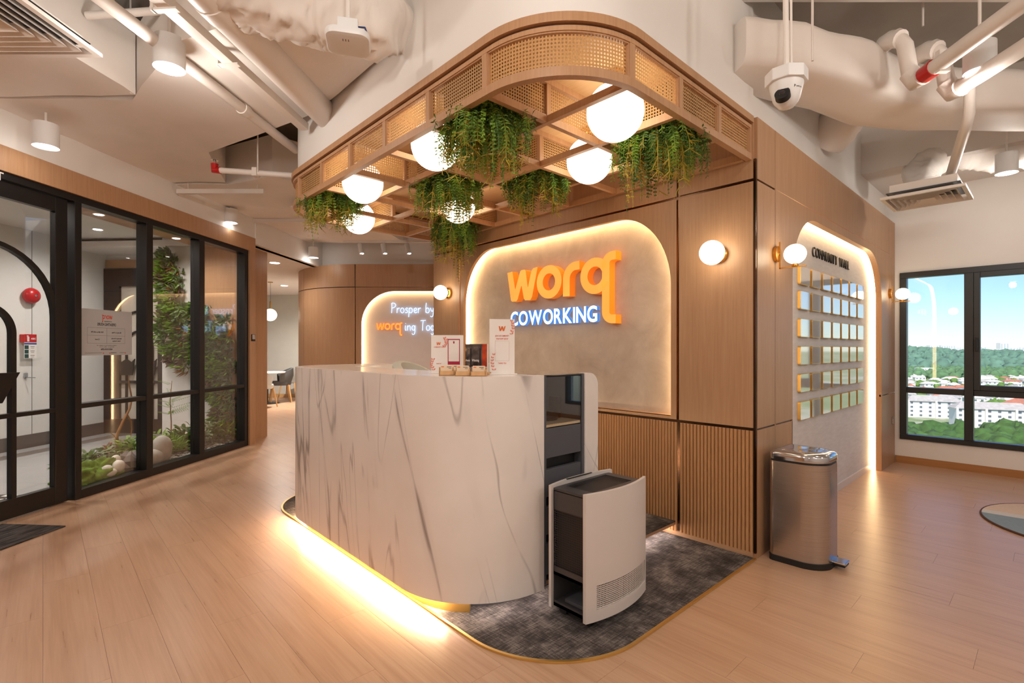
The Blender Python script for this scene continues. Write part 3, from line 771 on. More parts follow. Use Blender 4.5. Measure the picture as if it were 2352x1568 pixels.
for i, j in PLANTC:
    if i > 0: edges.add(('x', i, j))
    if i < 3: edges.add(('x', i + 1, j))
    if j > 0: edges.add(('y', i, j))
    if j < 6: edges.add(('y', i, j + 1))
for e in (('y', 0, 4), ('x', 1, 3), ('y', 1, 1), ('x', 2, 4), ('y', 2, 5), ('x', 2, 6), ('y', 3, 3), ('x', 1, 5), ('y', 0, 2)): edges.add(e)
posts = set()
for k, i, j in sorted(edges):
    if k == 'x':
        x = XS[i]; a, b = YS[j], YS[j + 1]
        f2 = lambda s, z: (x, s, z); posts |= {(i, j), (i, j + 1)}
    else:
        y = YS[j]; a, b = XS[i], XS[i + 1]; a = max(a, xin(y))
        f2 = lambda s, z: (s, y, z); posts |= {(i, j), (i + 1, j)}
    a += .016; b -= .016
    m = MB().add([f2(a, 2.41), f2(b, 2.41), f2(b, 2.575), f2(a, 2.575)], [(0, 1, 2, 3)], [[(a, 2.41), (b, 2.41), (b, 2.575), (a, 2.575)]])
    q = m.build('inner_cane_panel', cane, can)
    t = MB()
    for z0, z1 in ((2.575, 2.60), (2.411, 2.417)):
        if k == 'x': t.box(x - .011, x + .011, a, b, z0, z1)
        else: t.box(a, b, y - .011, y + .011, z0, z1)
    t.build('divider_rail', canopy_wood, q)
for i, j in sorted(posts):
    if i == 0 or i == 4 or j == 0: continue
    MB().box(XS[i] - .015, XS[i] + .015, YS[j] - .015, YS[j] + .015, ZB + .036, 2.60).build('post', canopy_wood, can)

# ------------------------------------------------------------------ globe lamps in the canopy
gl_lab = ['white globe lamp in the front corner cell of the canopy, largest of the six', 'white globe lamp behind the front corner globe, right of the lattice centre',
          'white globe lamp partly behind the front hanging fern', 'white globe lamp half hidden by the long front rail of the canopy',
          'white globe lamp at the far end of the canopy beside the far fern', 'white globe lamp mostly hidden behind the middle hanging fern']
gm = MB().ball((0, 0, 0), .14, 32, 18)
g0 = None
for (i, j), lab in zip(GLOBEC, gl_lab):
    cx = (XS[i] + XS[i + 1]) / 2; cy_ = (YS[j] + YS[j + 1]) / 2 if j else 1.475
    z = 2.412
    if g0 is None:
        g0 = thing('globe_lamp', lab, 'lamp', (cx, cy_, z), group='globe lamps in the canopy')
        gb = MB().ball((cx, cy_, z), .14, 32, 18).build('opal_globe', globe_m, g0, smooth=True)
        cap = MB().lathe([(.05, 2.544), (.052, 2.562), (.06, 2.566), (.06, 2.6)], cx, cy_, 24).build('brass_cap', brass, g0, smooth=True)
    else: dup(g0, Matrix.Translation((cx, cy_, z)), lab)

# ------------------------------------------------------------------ hanging plants
def leaf(m, p, d, up, L, W, mi=0):
    side = d.cross(up)
    if side.length < 1e-4: side = Vector((1, 0, 0))
    side.normalize(); q = p + d * L * .5 + up * L * .04
    m.add([p, q + side * W, p + d * L - up * L * .1, q - side * W], [(0, 1, 2), (0, 2, 3)], mi=mi)
CELL = [0, 0]
def inside(p):         # above the lattice a stem stays within its cell
    if p.z > 2.39: p.x = min(max(p.x, CELL[0] - .145), CELL[0] + .145); p.y = min(max(p.y, CELL[1] - .145), CELL[1] + .145)
    return p
def strand(m, p0, ang, L, out, sp, ll, lw, rng, flat=.9, mi=0, rad=.0012):
    n = max(4, int(L / sp)); pts = []
    for k in range(n + 1):
        t = k / n; r = out * (1 - (1 - t) ** 2.2)
        z = L * (t ** 1.35) * .95 - .05 * math.sin(t * 2.2) * out / .1 * .3
        pts.append(Vector((p0[0] + math.cos(ang) * r + .006 * math.sin(7 * t + ang * 3), p0[1] + math.sin(ang) * r + .006 * math.cos(6 * t + ang), p0[2] - z)))
    pts = [inside(p) for p in pts]
    m.tube(pts[::2] if len(pts) > 4 else pts, rad, 3, cap=False, mi=mi)
    for k in range(1, n + 1):
        d = (pts[k] - pts[k - 1]).normalized(); s = d.cross(Vector((math.cos(ang + rng.uniform(-1, 1)), math.sin(ang + rng.uniform(-1, 1)), .3)))
        if s.length < 1e-3: continue
        s.normalize(); u = s.cross(d).normalized(); tap = 1.0 - .45 * (k / n) ** 2
        for sg in (-1, 1):
            dd = (s * sg * flat + d * .55 + u * rng.uniform(-.35, .45)).normalized()
            leaf(m, pts[k], dd, u, ll * tap * rng.uniform(.8, 1.15), lw * tap, mi)
def antler(m, p0, ang, L, out, rng, mi=0):
    pts = []
    for k in range(7):
        t = k / 6; r = out * (1 - (1 - t) ** 2); pts.append(Vector((p0[0] + math.cos(ang) * r, p0[1] + math.sin(ang) * r, p0[2] - L * t ** 1.3)))
    pts = [inside(p) for p in pts]
    m.tube(pts, [.004 - .0028 * k / 6 for k in range(7)], 4, cap=False, mi=mi)
    for k in range(2, 7):
        for _ in range(3):
            d = Vector((rng.uniform(-1, 1), rng.uniform(-1, 1), rng.uniform(-1.1, .1))).normalized(); l = rng.uniform(.025, .05)
            e = pts[k] + d * l; m.tube([pts[k], e, e + (d + Vector((rng.uniform(-.6, .6), rng.uniform(-.6, .6), -.3))).normalized() * l * .5], [.0028, .002, .0008], 3, cap=False, mi=mi)
pl_lab = ['bushy hanging fern in the front cell of the canopy, largest of the six', 'hanging plant with long trailing tips at the right end of the canopy',
          'hanging green plant in the middle of the canopy before a globe', 'small hanging plant beside the logo wall with a yellow middle',
          'hanging fern at the far left end of the canopy with yellow tips', 'hanging plant trailing low beside the small round wall lamp at the far left']
pl_par = [(1.645, 1.965, .185, .30, 1.0), (2.47, 1.485, .20, .30, .9), (2.055, 2.865, .185, .30, .9), (2.47, 2.415, .165, .25, .7), (1.66, 3.84, .19, .24, .9), (2.80, 3.80, .16, .36, .7)]
planter_m = plain('planter_brown', srgb(58, 42, 30), .7)
for n, ((cx, cy_, rr, LL, dens), lab) in enumerate(zip(pl_par, pl_lab)):
    rng = random.Random(40 + n); CELL[:] = [cx, cy_]
    t = thing('hanging_plant', lab, 'plant', (cx, cy_, 2.41), group='plants hanging from the canopy')
    bx = MB().box(cx - .15, cx + .15, cy_ - .15, cy_ + .15, 2.47, 2.60)
    bx.build('planter_box', planter_m, t)
    fern, fern2, vine, yel = MB(), MB(), MB(), MB()
    def root():
        a = rng.uniform(0, 2 * math.pi); r = .12 * math.sqrt(rng.random()); return (cx + r * math.cos(a), cy_ + r * math.sin(a), 2.465), a + rng.uniform(-.5, .5), r
    for k in range(int(135 * dens)):
        p, a, r = root(); strand(fern if k % 2 else fern2, p, a, LL * rng.uniform(.45, 1.0) * (1.15 - r), rng.uniform(.05, rr - r * .5 + .03), .013, .040, .0050, rng)
    for k in range(int(34 * dens)):
        p, a, r = root(); strand(vine, p, a, LL * rng.uniform(.6, 1.25), rng.uniform(.03, rr * .7), .016, .020, .0095, rng, .8)
    for k in range(int(34 * dens)):
        p, a, r = root(); antler(yel, p, a, LL * rng.uniform(.7, 1.15), rng.uniform(.02, rr * .75), rng)
    if n in (1, 5, 4, 3):        # a few long trailing tips
        aa = {1: 2.4, 5: .6, 4: 2.6, 3: 1.4}[n]
        for k in range(7):
            p, a, r = root(); q = (cx + .1 * math.cos(aa) + rng.uniform(-.04, .04), cy_ + .1 * math.sin(aa) + rng.uniform(-.04, .04), 2.44)
            strand(vine if k % 2 else yel, q, aa + rng.uniform(-.6, .6), LL * rng.uniform(1.25, 1.6), .05, .022, .02, .007, rng)
    stuff(fern.build('fern_fronds', leaf_mid, t)); stuff(fern2.build('dark_fronds', leaf_dark, t)); stuff(vine.build('trailing_vines', leaf_dark if n % 2 else leaf_mid, t)); stuff(yel.build('yellow_sprigs', leaf_yellow, t))

# ------------------------------------------------------------------ reception desk
desk = thing('reception_desk', 'white marble reception desk with rounded ends and a glowing plinth', 'desk', (1.8, 2.8, 0))
DT = 1.12
dp = rpath(1.28, 1.69, 3.98, .48, 2.206, 24)
gap0, gap1 = 2.206 - 2.095, 2.206 - 1.782      # dark cabinet opening in the end
def marble_part(nm, s0, s1, z0=.082, z1=DT):
    return MB().sweep(subpath(dp, s0, s1), 0, .045, z0, z1).build(nm, marble, desk, smooth=True)
marble_part('marble_front', gap1, dp[-1][4])
# end leg with its rounded top corner
m = MB(); rc = .07; prof = [(2.095, .1), (2.206, .1)]
prof += [(2.206 - rc + rc * math.cos(R(9 * k)), DT - rc + rc * math.sin(R(9 * k))) for k in range(11)] + [(2.095, DT)]
m.prism(prof, -1.735, -1.69, M=Matrix(((1, 0, 0, 0), (0, 0, -1, 0), (0, 1, 0, 0), (0, 0, 0, 1))))
m.hasuv = True; m.uv = [[(m.v[i][0] + 7, m.v[i][2]) for i in f] for f in m.f]
m.build('marble_end_leg', marble, desk, smooth=True)
# counter top following the front
inn = [p for p in subpath(dp, gap1, dp[-1][4])]
vs = []; n = len(inn)
m = MB()
top = [(p[0] + p[2] * .005, p[1] + p[3] * .005) for p in inn]; bot = [(p[0] + p[2] * .40, p[1] + p[3] * .40) for p in inn]
for i in range(n - 1):
    q = [top[i], top[i + 1], bot[i + 1], bot[i]]
    m.add([(*a, DT - .0005) for a in q] + [(*a, DT - .03) for a in q], [(0, 3, 2, 1), (4, 5, 6, 7), (3, 7, 6, 2)], [[(a[1] * .2 + 3, a[0] * .3 + .3) for a in q]] * 3)
m.build('counter_top', plain('counter_white', srgb(240, 234, 228), .16, var=.01), desk)
MB().sweep(subpath(dp, .82, dp[-1][4] - .05), .07, .12, 0, .08).build('plinth', gold, desk, smooth=True)
MB().sweep(subpath(dp, .15, .82), .13, .16, 0, .08).build('dark_plinth', charcoal, desk, smooth=True)
MB().sweep(subpath(dp, .95, dp[-1][4] - .05), .036, .056, .073, .0812).build('led_strip', led_floor, desk)
MB().box(1.72, 2.25, 2.0, 3.9, .72, .75).build('work_top', offwhite, desk, bevel=.003)
MB().box(1.5, 2.2, 3.92, 3.96, .1, .72).build('inner_leg', offwhite, desk)
# display cabinet let into the end of the desk
cb = thing('display_cabinet', 'slate grey cabinet with glass display top in the desk end', 'cabinet', (1.94, 1.9, 0))
c0, c1, ce, cbk = 1.785, 2.092, 1.695, 2.10
MB().box(c0, c0 + .018, ce, cbk, .10, DT - .004).build('side_panel', slate, cb); MB().box(c1 - .018, c1, ce, cbk, .10, DT - .004).build('side_panel', slate, cb)
MB().box(c0 + .018, c1 - .018, cbk - .015, cbk, .1, DT - .004).build('back_panel', charcoal, cb)
MB().box(c0 + .018, c1 - .018, ce + .012, cbk - .015, .86, .875).build('display_shelf', plain('shelf_beige', srgb(206, 186, 150), .4), cb)
MB().box(c0 + .018, c1 - .018, ce + .004, ce + .010, .875, DT - .012).build('glass_front', glass_case, cb)
MB().box(c0, c1, ce, cbk, DT - .004, DT).build('glass_top', glass_case, cb)
MB().box(c0 + .02, c1 - .02, ce + .004, ce + .03, .71, .855).build('fascia_panel', slate, cb, bevel=.002)
MB().box(c0 + .018, c1 - .018, ce + .05, ce + .06, .1, .86).build('inner_panel', black_matt, cb)
for z0, z1 in ((.52, .655), (.335, .47), (.14, .29)):
    d = MB().box(c0 + .02, c1 - .02, ce + .004, ce + .03, z0, z1).build('drawer', slate, cb, bevel=.002)
pot = thing('black_coffee_scale', 'black round scale inside the glass display of the desk end', 'scale', (1.94, 1.86, .875))
MB().lathe([(.085, .8755), (.09, .89), (.075, .905), (.07, .915)], 1.94, 1.86, 24).build('pan', black_matt, pot, smooth=True)
MB().box(2.03, 2.06, 1.83, 1.89, .8755, .99).build('post', black_matt, pot)

# staff platform behind the desk
pf = thing('staff_platform', 'low carpeted platform behind the desk with light under its edge', 'platform', (2.5, 2.9, 0))
MB().box(1.80, 3.096, 1.735, 4.05, .07, .092).build('platform_board', wood_flat, pf)
MB().box(1.80, 3.0965, 1.730, 4.05, .092, .099).build('carpet_top', carpet, pf)
MB().box(1.95, 3.09, 1.86, 4.0, .006, .07).build('riser', wood_flat, pf)
MB().box(2.16, 3.08, 1.76, 1.80, .060, .0695).build('led_strip', led_cool, pf)
MB().sweep(subpath(dp, .30, 1.0), .055, .066, .069, .08).build('led_strip', led_cool, pf)

# carpet with its brass edge
rug = thing('carpet', 'dark grey streaked carpet with brass edge under the desk', 'carpet', (2.2, 2.8, 0))
rp = rpath(1.34, 1.205, 4.47, .50, 3.095, 24)
poly = [(p[0] + p[2] * .014, p[1] + p[3] * .014) for p in rp]
for i in range(8):
    for j in range(4):
        y0 = 1.2 + i * .5; x0 = 1.33 + j * .5
        q = poly
        for a, b, c in ((-1, 0, -x0 - .0007), (1, 0, x0 + .4993), (0, -1, -y0 - .0007), (0, 1, y0 + .4993)):
            q = clip(q, a, b, c) if len(q) > 2 else []
        q2 = []
        for p in q:
            if not q2 or (abs(p[0] - q2[-1][0]) + abs(p[1] - q2[-1][1])) > 1e-4: q2.append(p)
        if len(q2) > 2: MB().prism(q2, .0005, .0065).build('carpet_tile', carpet, rug)
MB().sweep(rp, 0, .013, .0003, .009).build('brass_edge', gold, rug)

# ------------------------------------------------------------------ air purifier
ap = thing('air_purifier', 'white and charcoal air purifier on castors before the desk end', 'air purifier', (1.965, 1.5, 0))
def plate(xa, xb, za, zb, y0, bul, th, sgn, nx=14, hwd=.236, xc=1.967):
    m = MB(); vs = []; uvs = []
    for k in range(nx + 1):
        x = xa + (xb - xa) * k / nx; y = y0 + sgn * bul * (1 - ((x - xc) / hwd) ** 2)
        vs += [(x, y, za), (x, y, zb), (x, y - sgn * th, zb), (x, y - sgn * th, za)]
    fs = []
    for k in range(nx):
        for q in range(4):
            l = (q + 1) % 4; f = (k * 4 + q, k * 4 + l, k * 4 + 4 + l, k * 4 + 4 + q); fs.append(f); uvs.append([(vs[i][0], vs[i][2]) for i in f])
    for q in ((3, 2, 1, 0), tuple(nx * 4 + k for k in range(4))): fs.append(q); uvs.append([(vs[i][0], vs[i][2]) for i in q])
    return m.add(vs, fs, uvs)
X0, X1 = 1.731, 2.203; PZ0, PZ1 = .048, .612
yf, bul = 1.392, .040
m = plate(X0, X1, .205, PZ1, yf, bul, .016, -1)
for a, b, c, d in ((X0, X1, PZ0, .098), (X0, X0 + .055, .098, .205), (X1 - .012, X1, .098, .205)):
    q = plate(a, b, c, d, yf, bul, .016, -1); m.add(q.v, q.f, q.uv)
m.build('front_panel', offwhite, ap, smooth=True)
plate(X0 + .055, X1 - .012, .098, .205, yf + .004, bul, .0005, -1).build('front_grille', grille_white, ap)
plate(X0, X1, PZ0, PZ1, 1.612, .03, .016, 1).build('back_panel', offwhite, ap, smooth=True)
plate(X0 + .14, X1 - .14, PZ1, PZ1 + .003, 1.626, .0, .008, 1, 2).build('control_strip', black_matt, ap)
bx0, bx1, by0, by1 = 1.752, 2.182, 1.396, 1.606
m = MB(); m.box(bx0, bx1, by0, by1, .05, .066); m.box(bx0, bx1, by0, by1, .195, .21)
m.box(bx0, bx0 + .006, by0, by1, .50, .588); m.box(bx0, bx0 + .006, by0, by1, .195, .235); m.box(bx0, bx0 + .006, by0, by1, .05, .075)
for a, b in ((by0, by0 + .008), (by1 - .008, by1)): m.box(bx0, bx0 + .006, a, b, .066, .588)
m.box(bx1 - .006, bx1, by0, by1, .05, .588); m.box(bx0, bx1, by1 - .004, by1, .05, .588); m.box(bx0 + .1, bx1, by0, by0 + .004, .21, .588)
m.build('body_frame', charcoal, ap)
m = MB(); m.box(bx0, bx0 + .07, by0, by1, .585, .598); m.box(bx1 - .05, bx1, by0, by1, .585, .598); m.box(bx0 + .07, bx1 - .05, by0, by0 + .03, .585, .598); m.box(bx0 + .07, bx1 - .05, by1 - .02, by1, .585, .598)
m.build('top_frame', charcoal, ap)
def gsheet(p, q, r_, s_, uvs): return MB().add([p, q, r_, s_], [(0, 1, 2, 3)], [uvs])
gsheet((bx0 + .07, by0 + .03, .594), (bx1 - .05, by0 + .03, .594), (bx1 - .05, by1 - .02, .594), (bx0 + .07, by1 - .02, .594), [(0, 0), (.31, 0), (.31, .16), (0, .16)]).build('top_grille', grille_dark, ap)
gsheet((bx0 + .001, by1 - .008, .235), (bx0 + .001, by0 + .008, .235), (bx0 + .001, by0 + .008, .50), (bx0 + .001, by1 - .008, .50), [(0, 0), (.195, 0), (.195, .265), (0, .265)]).build('side_grille', grille_dark, ap)
MB().box(bx0 + .02, bx1 - .02, by0 + .01, by1 - .01, .215, .58).build('filter_block', black_matt, ap)
MB().box(bx0 + .03, bx0 + .14, by0 + .02, by1 - .05, .07, .085).build('inner_tray', slate, ap)
cst = None
for x in (1.80, 2.14):
    for y in (1.43, 1.575):
        m = MB(); m.tube([(x - .012, y, .0215), (x + .012, y, .0215)], .021, 12); m.box(x - .008, x + .008, y - .01, y + .01, .03, .05)
        m.build('castor', black_matt, ap, smooth=True)

# ------------------------------------------------------------------ pedal bin
bn = thing('pedal_bin', 'brushed steel pedal bin by the wall corner', 'bin', (3.33, 1.03, 0))
def rrect(x0, x1, y0, y1, rf, rb, seg=8, bow=.02):
    pts = []
    for (cx, cy_, r, a0) in ((x1 - rb, y1 - rb, rb, 0), (x0 + rb, y1 - rb, rb, 90), (x0 + rf, y0 + rf, rf, 180), (x1 - rf, y0 + rf, rf, 270)):
        for k in range(seg + 1):
            a = R(a0 + 90 * k / seg); px, py = cx + r * math.cos(a), cy_ + r * math.sin(a)
            if py < y0 + rf: py -= bow * (1 - ((px - (x0 + x1) / 2) / ((x1 - x0) / 2)) ** 2)
            pts.append((px, py))
    out = []
    for p in pts: 
        if not out or math.hypot(p[0] - out[-1][0], p[1] - out[-1][1]) > 1e-4: out.append(p)
    return out
BXA, BXB, BYA, BYB = 3.165, 3.50, .885, 1.165
body = rrect(BXA, BXB, BYA, BYB, .11, .03)
MB().prism(body, .032, .588).build('body', steel, bn, smooth=True)
MB().prism(rrect(BXA - .004, BXB + .004, BYA - .004, BYB + .004, .113, .033), .0, .034).build('base_ring', black_matt, bn, smooth=True)
MB().prism(rrect(BXA + .004, BXB - .004, BYA + .004, BYB - .004, .106, .03), .588, .60).build('rim', black_matt, bn, smooth=True)
def loft(rings):
    m = MB(); n = len(rings[0][0]); vs = []
    for poly, z in rings: vs += [(p[0], p[1], z) for p in poly]
    fs = [(i * n + k, i * n + (k + 1) % n, (i + 1) * n + (k + 1) % n, (i + 1) * n + k) for i in range(len(rings) - 1) for k in range(n)]
    fs += [tuple(range(n))[::-1], tuple((len(rings) - 1) * n + k for k in range(n))]
    return m.add(vs, fs)
def shrink(poly, f, cx=(BXA + BXB) / 2, cy_=(BYA + BYB) / 2): return [(cx + (p[0] - cx) * f, cy_ + (p[1] - cy_) * f) for p in poly]
loft([(body, .60), (body, .627), (shrink(body, .985), .636), (shrink(body, .9), .645), (shrink(body, .6), .652), (shrink(body, .1), .654)]).build('lid', chrome, bn, smooth=True, ang=50)
pd = MB(); pd.box(3.29, 3.38, .80, .88, .03, .042); pd.build('pedal', chrome, bn, bevel=.006)
MB().box(3.295, 3.375, .805, .88, .018, .03).build('pedal_arm', black_matt, bn)

# ------------------------------------------------------------------ lettering
DG = None
def text_mesh(body, size, ext=.0, offset=.0, align='CENTER'):
    cu = bpy.data.curves.new('t', 'FONT'); cu.body = body; cu.size = size; cu.extrude = ext; cu.offset = offset; cu.align_x = align; cu.resolution_u = 4
    o = bpy.data.objects.new('t', cu); C.objects.link(o); dg = bpy.context.evaluated_depsgraph_get(); dg.update()
    me = bpy.data.meshes.new_from_object(o.evaluated_get(dg)); bpy.data.objects.remove(o); bpy.data.curves.remove(cu); return me
def place_mesh(name, me, mats, M, parent, cat=None):
    # M maps text space (x right, y up, z out) to the parent's frame coordinates
    base = BASE[parent.name]; me.transform(Matrix.Translation(-base) @ M)
    if M.determinant() < 0: me.flip_normals()
    me.materials.clear()
    for m in (mats if isinstance(mats, (list, tuple)) else [mats]): me.materials.append(m)
    me.name = name; o = bpy.data.objects.new(name, me); C.objects.link(o); o.parent = parent; BASE[o.name] = base; return o
def axes(o, ex, ey, ez):
    return Matrix((( ex[0], ey[0], ez[0], o[0]), (ex[1], ey[1], ez[1], o[1]), (ex[2], ey[2], ez[2], o[2]), (0, 0, 0, 1)))
def label_text(parent, body, size, o, ex, ey, mat_, off=.0, name='lettering', wfit=None, align='CENTER'):
    me = text_mesh(body, size, .0, off, align); ez = Vector(ex).cross(Vector(ey))
    if wfit:
        xs_ = [v.co.x for v in me.vertices]; s = wfit / max(1e-6, max(xs_) - min(xs_)); me.transform(Matrix.Diagonal((s, 1, 1, 1)))
    return place_mesh(name, me, mat_, axes(o, ex, ey, ez), parent)

# the orange logo: letters built as thick strokes
def ribbon(pts, wid, closed=False):
    n = len(pts); L, Rr = [], []
    for i in range(n):
        a = Vector(pts[(i - 1) % n] if (closed or i) else pts[i]); b = Vector(pts[(i + 1) % n] if (closed or i < n - 1) else pts[i])
        d = (b - a).normalized(); nn = Vector((-d.y, d.x)); p = Vector(pts[i]); L.append(p + nn * wid / 2); Rr.append(p - nn * wid / 2)
    return L, Rr
def solid_ribbon(m, pts, wid, t, closed=False):
    L, Rr = ribbon(pts, wid, closed); n = len(pts); vs = []
    for i in range(n):
        for q, z in ((L[i], 0), (L[i], t), (Rr[i], t), (Rr[i], 0)): vs.append((q.x, q.y, z))
    for i in range(n if closed else n - 1):
        j = (i + 1) % n; o_ = len(m.v)
        m.add([vs[i * 4 + k] for k in range(4)] + [vs[j * 4 + k] for k in range(4)], [(1, 2, 6, 5)], mi=0)
        m.add([vs[i * 4 + k] for k in range(4)] + [vs[j * 4 + k] for k in range(4)], [(0, 1, 5, 4), (3, 7, 6, 2), (0, 4, 7, 3)], mi=1)
    if not closed:
        for b in (0, n - 1): m.add([vs[b * 4 + k] for k in range(4)], [(0, 1, 2, 3)], mi=1)
def solid_poly(m, poly, t):
    q = MB().prism(poly, 0, t); n = len(poly); nt_ = len(q.f) - n
    for k, f in enumerate(q.f):
        top = k < nt_ and k % 2 == 1
        m.add([q.v[i] for i in f], [tuple(range(len(f)))], mi=0 if top else 1)
def ell(cx, cy_, rx, ry, a0, a1, n=20): return [(cx + rx * math.cos(R(a0 + (a1 - a0) * k / n)), cy_ + ry * math.sin(R(a0 + (a1 - a0) * k / n))) for k in range(n + 1)]
def logo_letters(t=.22):
    out = []
    w_ = MB(); solid_poly(w_, [(0, .98), (.235, 1), (.36, .42), (.375, .40), (.56, .88), (.60, .97), (.66, 1.0), (.80, 1.0), (.84, .95), (.93, .42), (.945, .42), (1.05, .80), (1.10, .93), (1.18, 1.0), (1.36, 1.02), (1.12, .10), (1.05, 0), (.82, 0), (.76, .06), (.66, .48), (.64, .48), (.48, .06), (.42, 0), (.22, 0), (.17, .05)], t); out.append(('letter_w', w_, 0))
    o_ = MB(); solid_ribbon(o_, ell(1.82, .5, .375, .39, 0, 360, 32)[:-1], .25, t, True); out.append(('letter_o', o_, 0))
    r_ = MB(); solid_ribbon(r_, [(2.50, 0), (2.50, .45)] + ell(2.86, .5, .36, .375, 172, 98, 8) + [(2.98, .875)], .25, t); out.append(('letter_r', r_, 0))
    q_ = MB(); solid_ribbon(q_, ell(3.52, .5, .38, .39, 25, 335, 28), .25, t)
    solid_ribbon(q_, [(4.20, 1.0), (4.10, 1.0)] + ell(4.10, .80, .22, .20, 100, 180, 6) + [(3.88, .5), (3.88, -.45)] + ell(4.10, -.55, .22, .20, 180, 262, 6) + [(4.20, -.75)], .24, t); out.append(('letter_q', q_, 0))
    return out
orange_face = NM('lit_orange_face')
def _lit(nm, c1, e1):
    m = NM(nm); b = m.n('BsdfPrincipled'); b.inputs['Base Color'].default_value = (*c1, 1); b.inputs['Roughness'].default_value = .3
    gz = m.n('SeparateXYZ'); m.put(gz.inputs[0], m.coords('Object', (1, 1, 1)))
    n = m.noise(m.coords(), 4, 2); col = m.ramp(n, [(.35, tuple(c * .8 for c in e1[:3])), (.65, tuple(e1[:3]))]); m.put(b.inputs['Emission Color'], col); b.inputs['Emission Strength'].default_value = e1[3]
    m.t.links.new(b.outputs[0], m.out.inputs[0]); return m.m
lit_face = _lit('lit_orange', (.8, .3, .04), (1.0, .40, .07, .95)); lit_side = _lit('lit_orange_side', (.75, .2, .01), (1, .22, .01, .55))
lg = thing('logo_sign', 'large orange glowing letters on the stucco niche of the logo wall', 'sign', (MX + .09, 2.8, 1.7))
sx = (3.425 - 2.215) / 4.25; sz = .272
ML = axes((MX + .093, 3.425, 1.675), (0, -sx, 0), (0, 0, sz), (-.32, 0, 0))
def put_logo(parent, M, t=.22, mats=None):
    for nm, m, _ in logo_letters(t):
        q = MB(); q.v = [tuple(M @ Vector(p)) for p in m.v]; q.f = m.f; q.mi = m.mi; q.uv = m.uv
        q.build(nm, mats or [lit_face, lit_side], parent)
put_logo(lg, ML)
white_lit = glow('white_lit_letter', (.62, .82, 1), 1.9); blue_side = glow('blue_letter_side', (.12, .35, 1), .75)
cw = thing('coworking_sign', 'white glowing capitals with blue sides under the orange letters', 'sign', (MX + .09, 2.9, 1.46))
def capitals(parent, word, total, size, ext, off, origin, ex, ey, mats, gap=.1):
    mes = []
    for ch in word:
        if ch == ' ': mes.append(None); continue
        me = text_mesh(ch, size, ext, off, 'LEFT'); mes.append(me)
    wd = []
    for me in mes:
        if me is None: wd.append((0, size * .30)); continue
        xs_ = [v.co.x for v in me.vertices]; wd.append((min(xs_), max(xs_) - min(xs_)))
    full = sum(w_ for _, w_ in wd) + gap * size * (len(word) - 1); s = total / full; x = 0
    ez = Vector(ex).cross(Vector(ey))
    for ch, me, (x0, w_) in zip(word, mes, wd):
        if me is not None:
            me.transform(Matrix.Translation((x - x0, 0, ext))); me.transform(Matrix.Diagonal((s, 1, 1, 1)))
            o = place_mesh('letter_' + ch.lower(), me, mats, axes(origin, ex, ey, ez), parent)
            if len(mats) > 1:
                for p in o.data.polygons: p.material_index = 0 if abs(p.normal.dot(ez)) > .9 else 1
        x += w_ + gap * size
capitals(cw, 'COWORKING', 3.425 - 2.43, .175, .016, .0045, (MX + .094, 3.425, 1.462), (0, -1, 0), (0, 0, 1), [white_lit, blue_side], .07)
bl = thing('community_sign', 'black raised capitals above the rows of gold framed plaques', 'sign', (4.9, CORN + .1, 1.98))
capitals(bl, 'COMMUNITY WALL', 1.03, .118, .005, -.0022, (4.44, CORN + .0995, 1.975), (1, 0, 0), (0, 0, 1), [black_matt], .17)

# neon slogan: single-stroke script
G_ = {
 'P': (.48, [[(.04, 1), (0, 0)], [(-.04, .9), (.1, 1), (.32, .96), (.42, .8), (.36, .62), (.2, .52), (.02, .5)]]),
 'T': (.5, [[(-.02, .98), (.2, 1.0), (.5, 1.02)], [(.24, 1), (.2, .5), (.18, 0)]]),
 'r': (.3, [[(.02, .5), (.0, 0)], [(.0, .25), (.08, .42), (.18, .5), (.27, .47)]]),
 'o': (.4, [ell(.17, .25, .17, .25, 80, 440, 14)]),
 's': (.32, [[(.27, .45), (.16, .52), (.05, .44), (.06, .33), (.2, .25), (.25, .13), (.17, .02), (0, .03)]]),
 'p': (.42, [[(.02, .5), (.0, .1), (-.03, -.4)], ell(.17, .25, .17, .25, 160, -150, 14)]),
 'e': (.38, [[(.02, .24), (.16, .25), (.3, .32), (.27, .45), (.17, .5), (.05, .42), (.01, .24), (.06, .06), (.18, .0), (.32, .08)]]),
 'b': (.42, [[(.04, 1), (.0, .5), (0, .05)], ell(.17, .25, .17, .25, 160, -150, 14)]),
 'y': (.4, [[(.0, .5), (.04, .25), (.15, .15), (.26, .25), (.3, .5)], [(.3, .5), (.28, .0), (.22, -.32), (.08, -.4), (-.02, -.3)]]),
 'i': (.18, [[(.04, .5), (.02, .2), (.06, .02), (.12, .03)], [(.06, .68), (.065, .72)]]),
 'n': (.4, [[(.02, .5), (.0, 0)], [(.0, .25), (.08, .44), (.2, .5), (.29, .4), (.3, 0)]]),
 'g': (.42, [ell(.15, .26, .15, .24, 40, 400, 14), [(.31, .5), (.31, -.1), (.24, -.36), (.1, -.4), (0, -.3)]]),
 't': (.28, [[(.12, .85), (.08, .3), (.1, .04), (.22, .02)], [(-.03, .52), (.12, .54), (.25, .54)]]),
 'h': (.4, [[(.04, 1), (.0, .5), (0, 0)], [(.0, .25), (.1, .44), (.2, .5), (.29, .4), (.3, 0)]]), ' ': (.34, [])}
neon_m = glow('neon_blue', (.36, .62, 1), 3.6)
def neon(parent, s, x0, z0, h, y, track=.06):
    x = x0
    for ch in s:
        adv, strokes = G_[ch]
        if strokes:
            m = MB()
            for st in strokes: m.tube([(x + p[0] * h, y, z0 + p[1] * h) for p in st], .0038, 6)
            m.build('neon_' + (ch if ch.islower() else 'capital_' + ch.lower()), neon_m, parent, smooth=True)
        x += (adv + track) * h
    return x
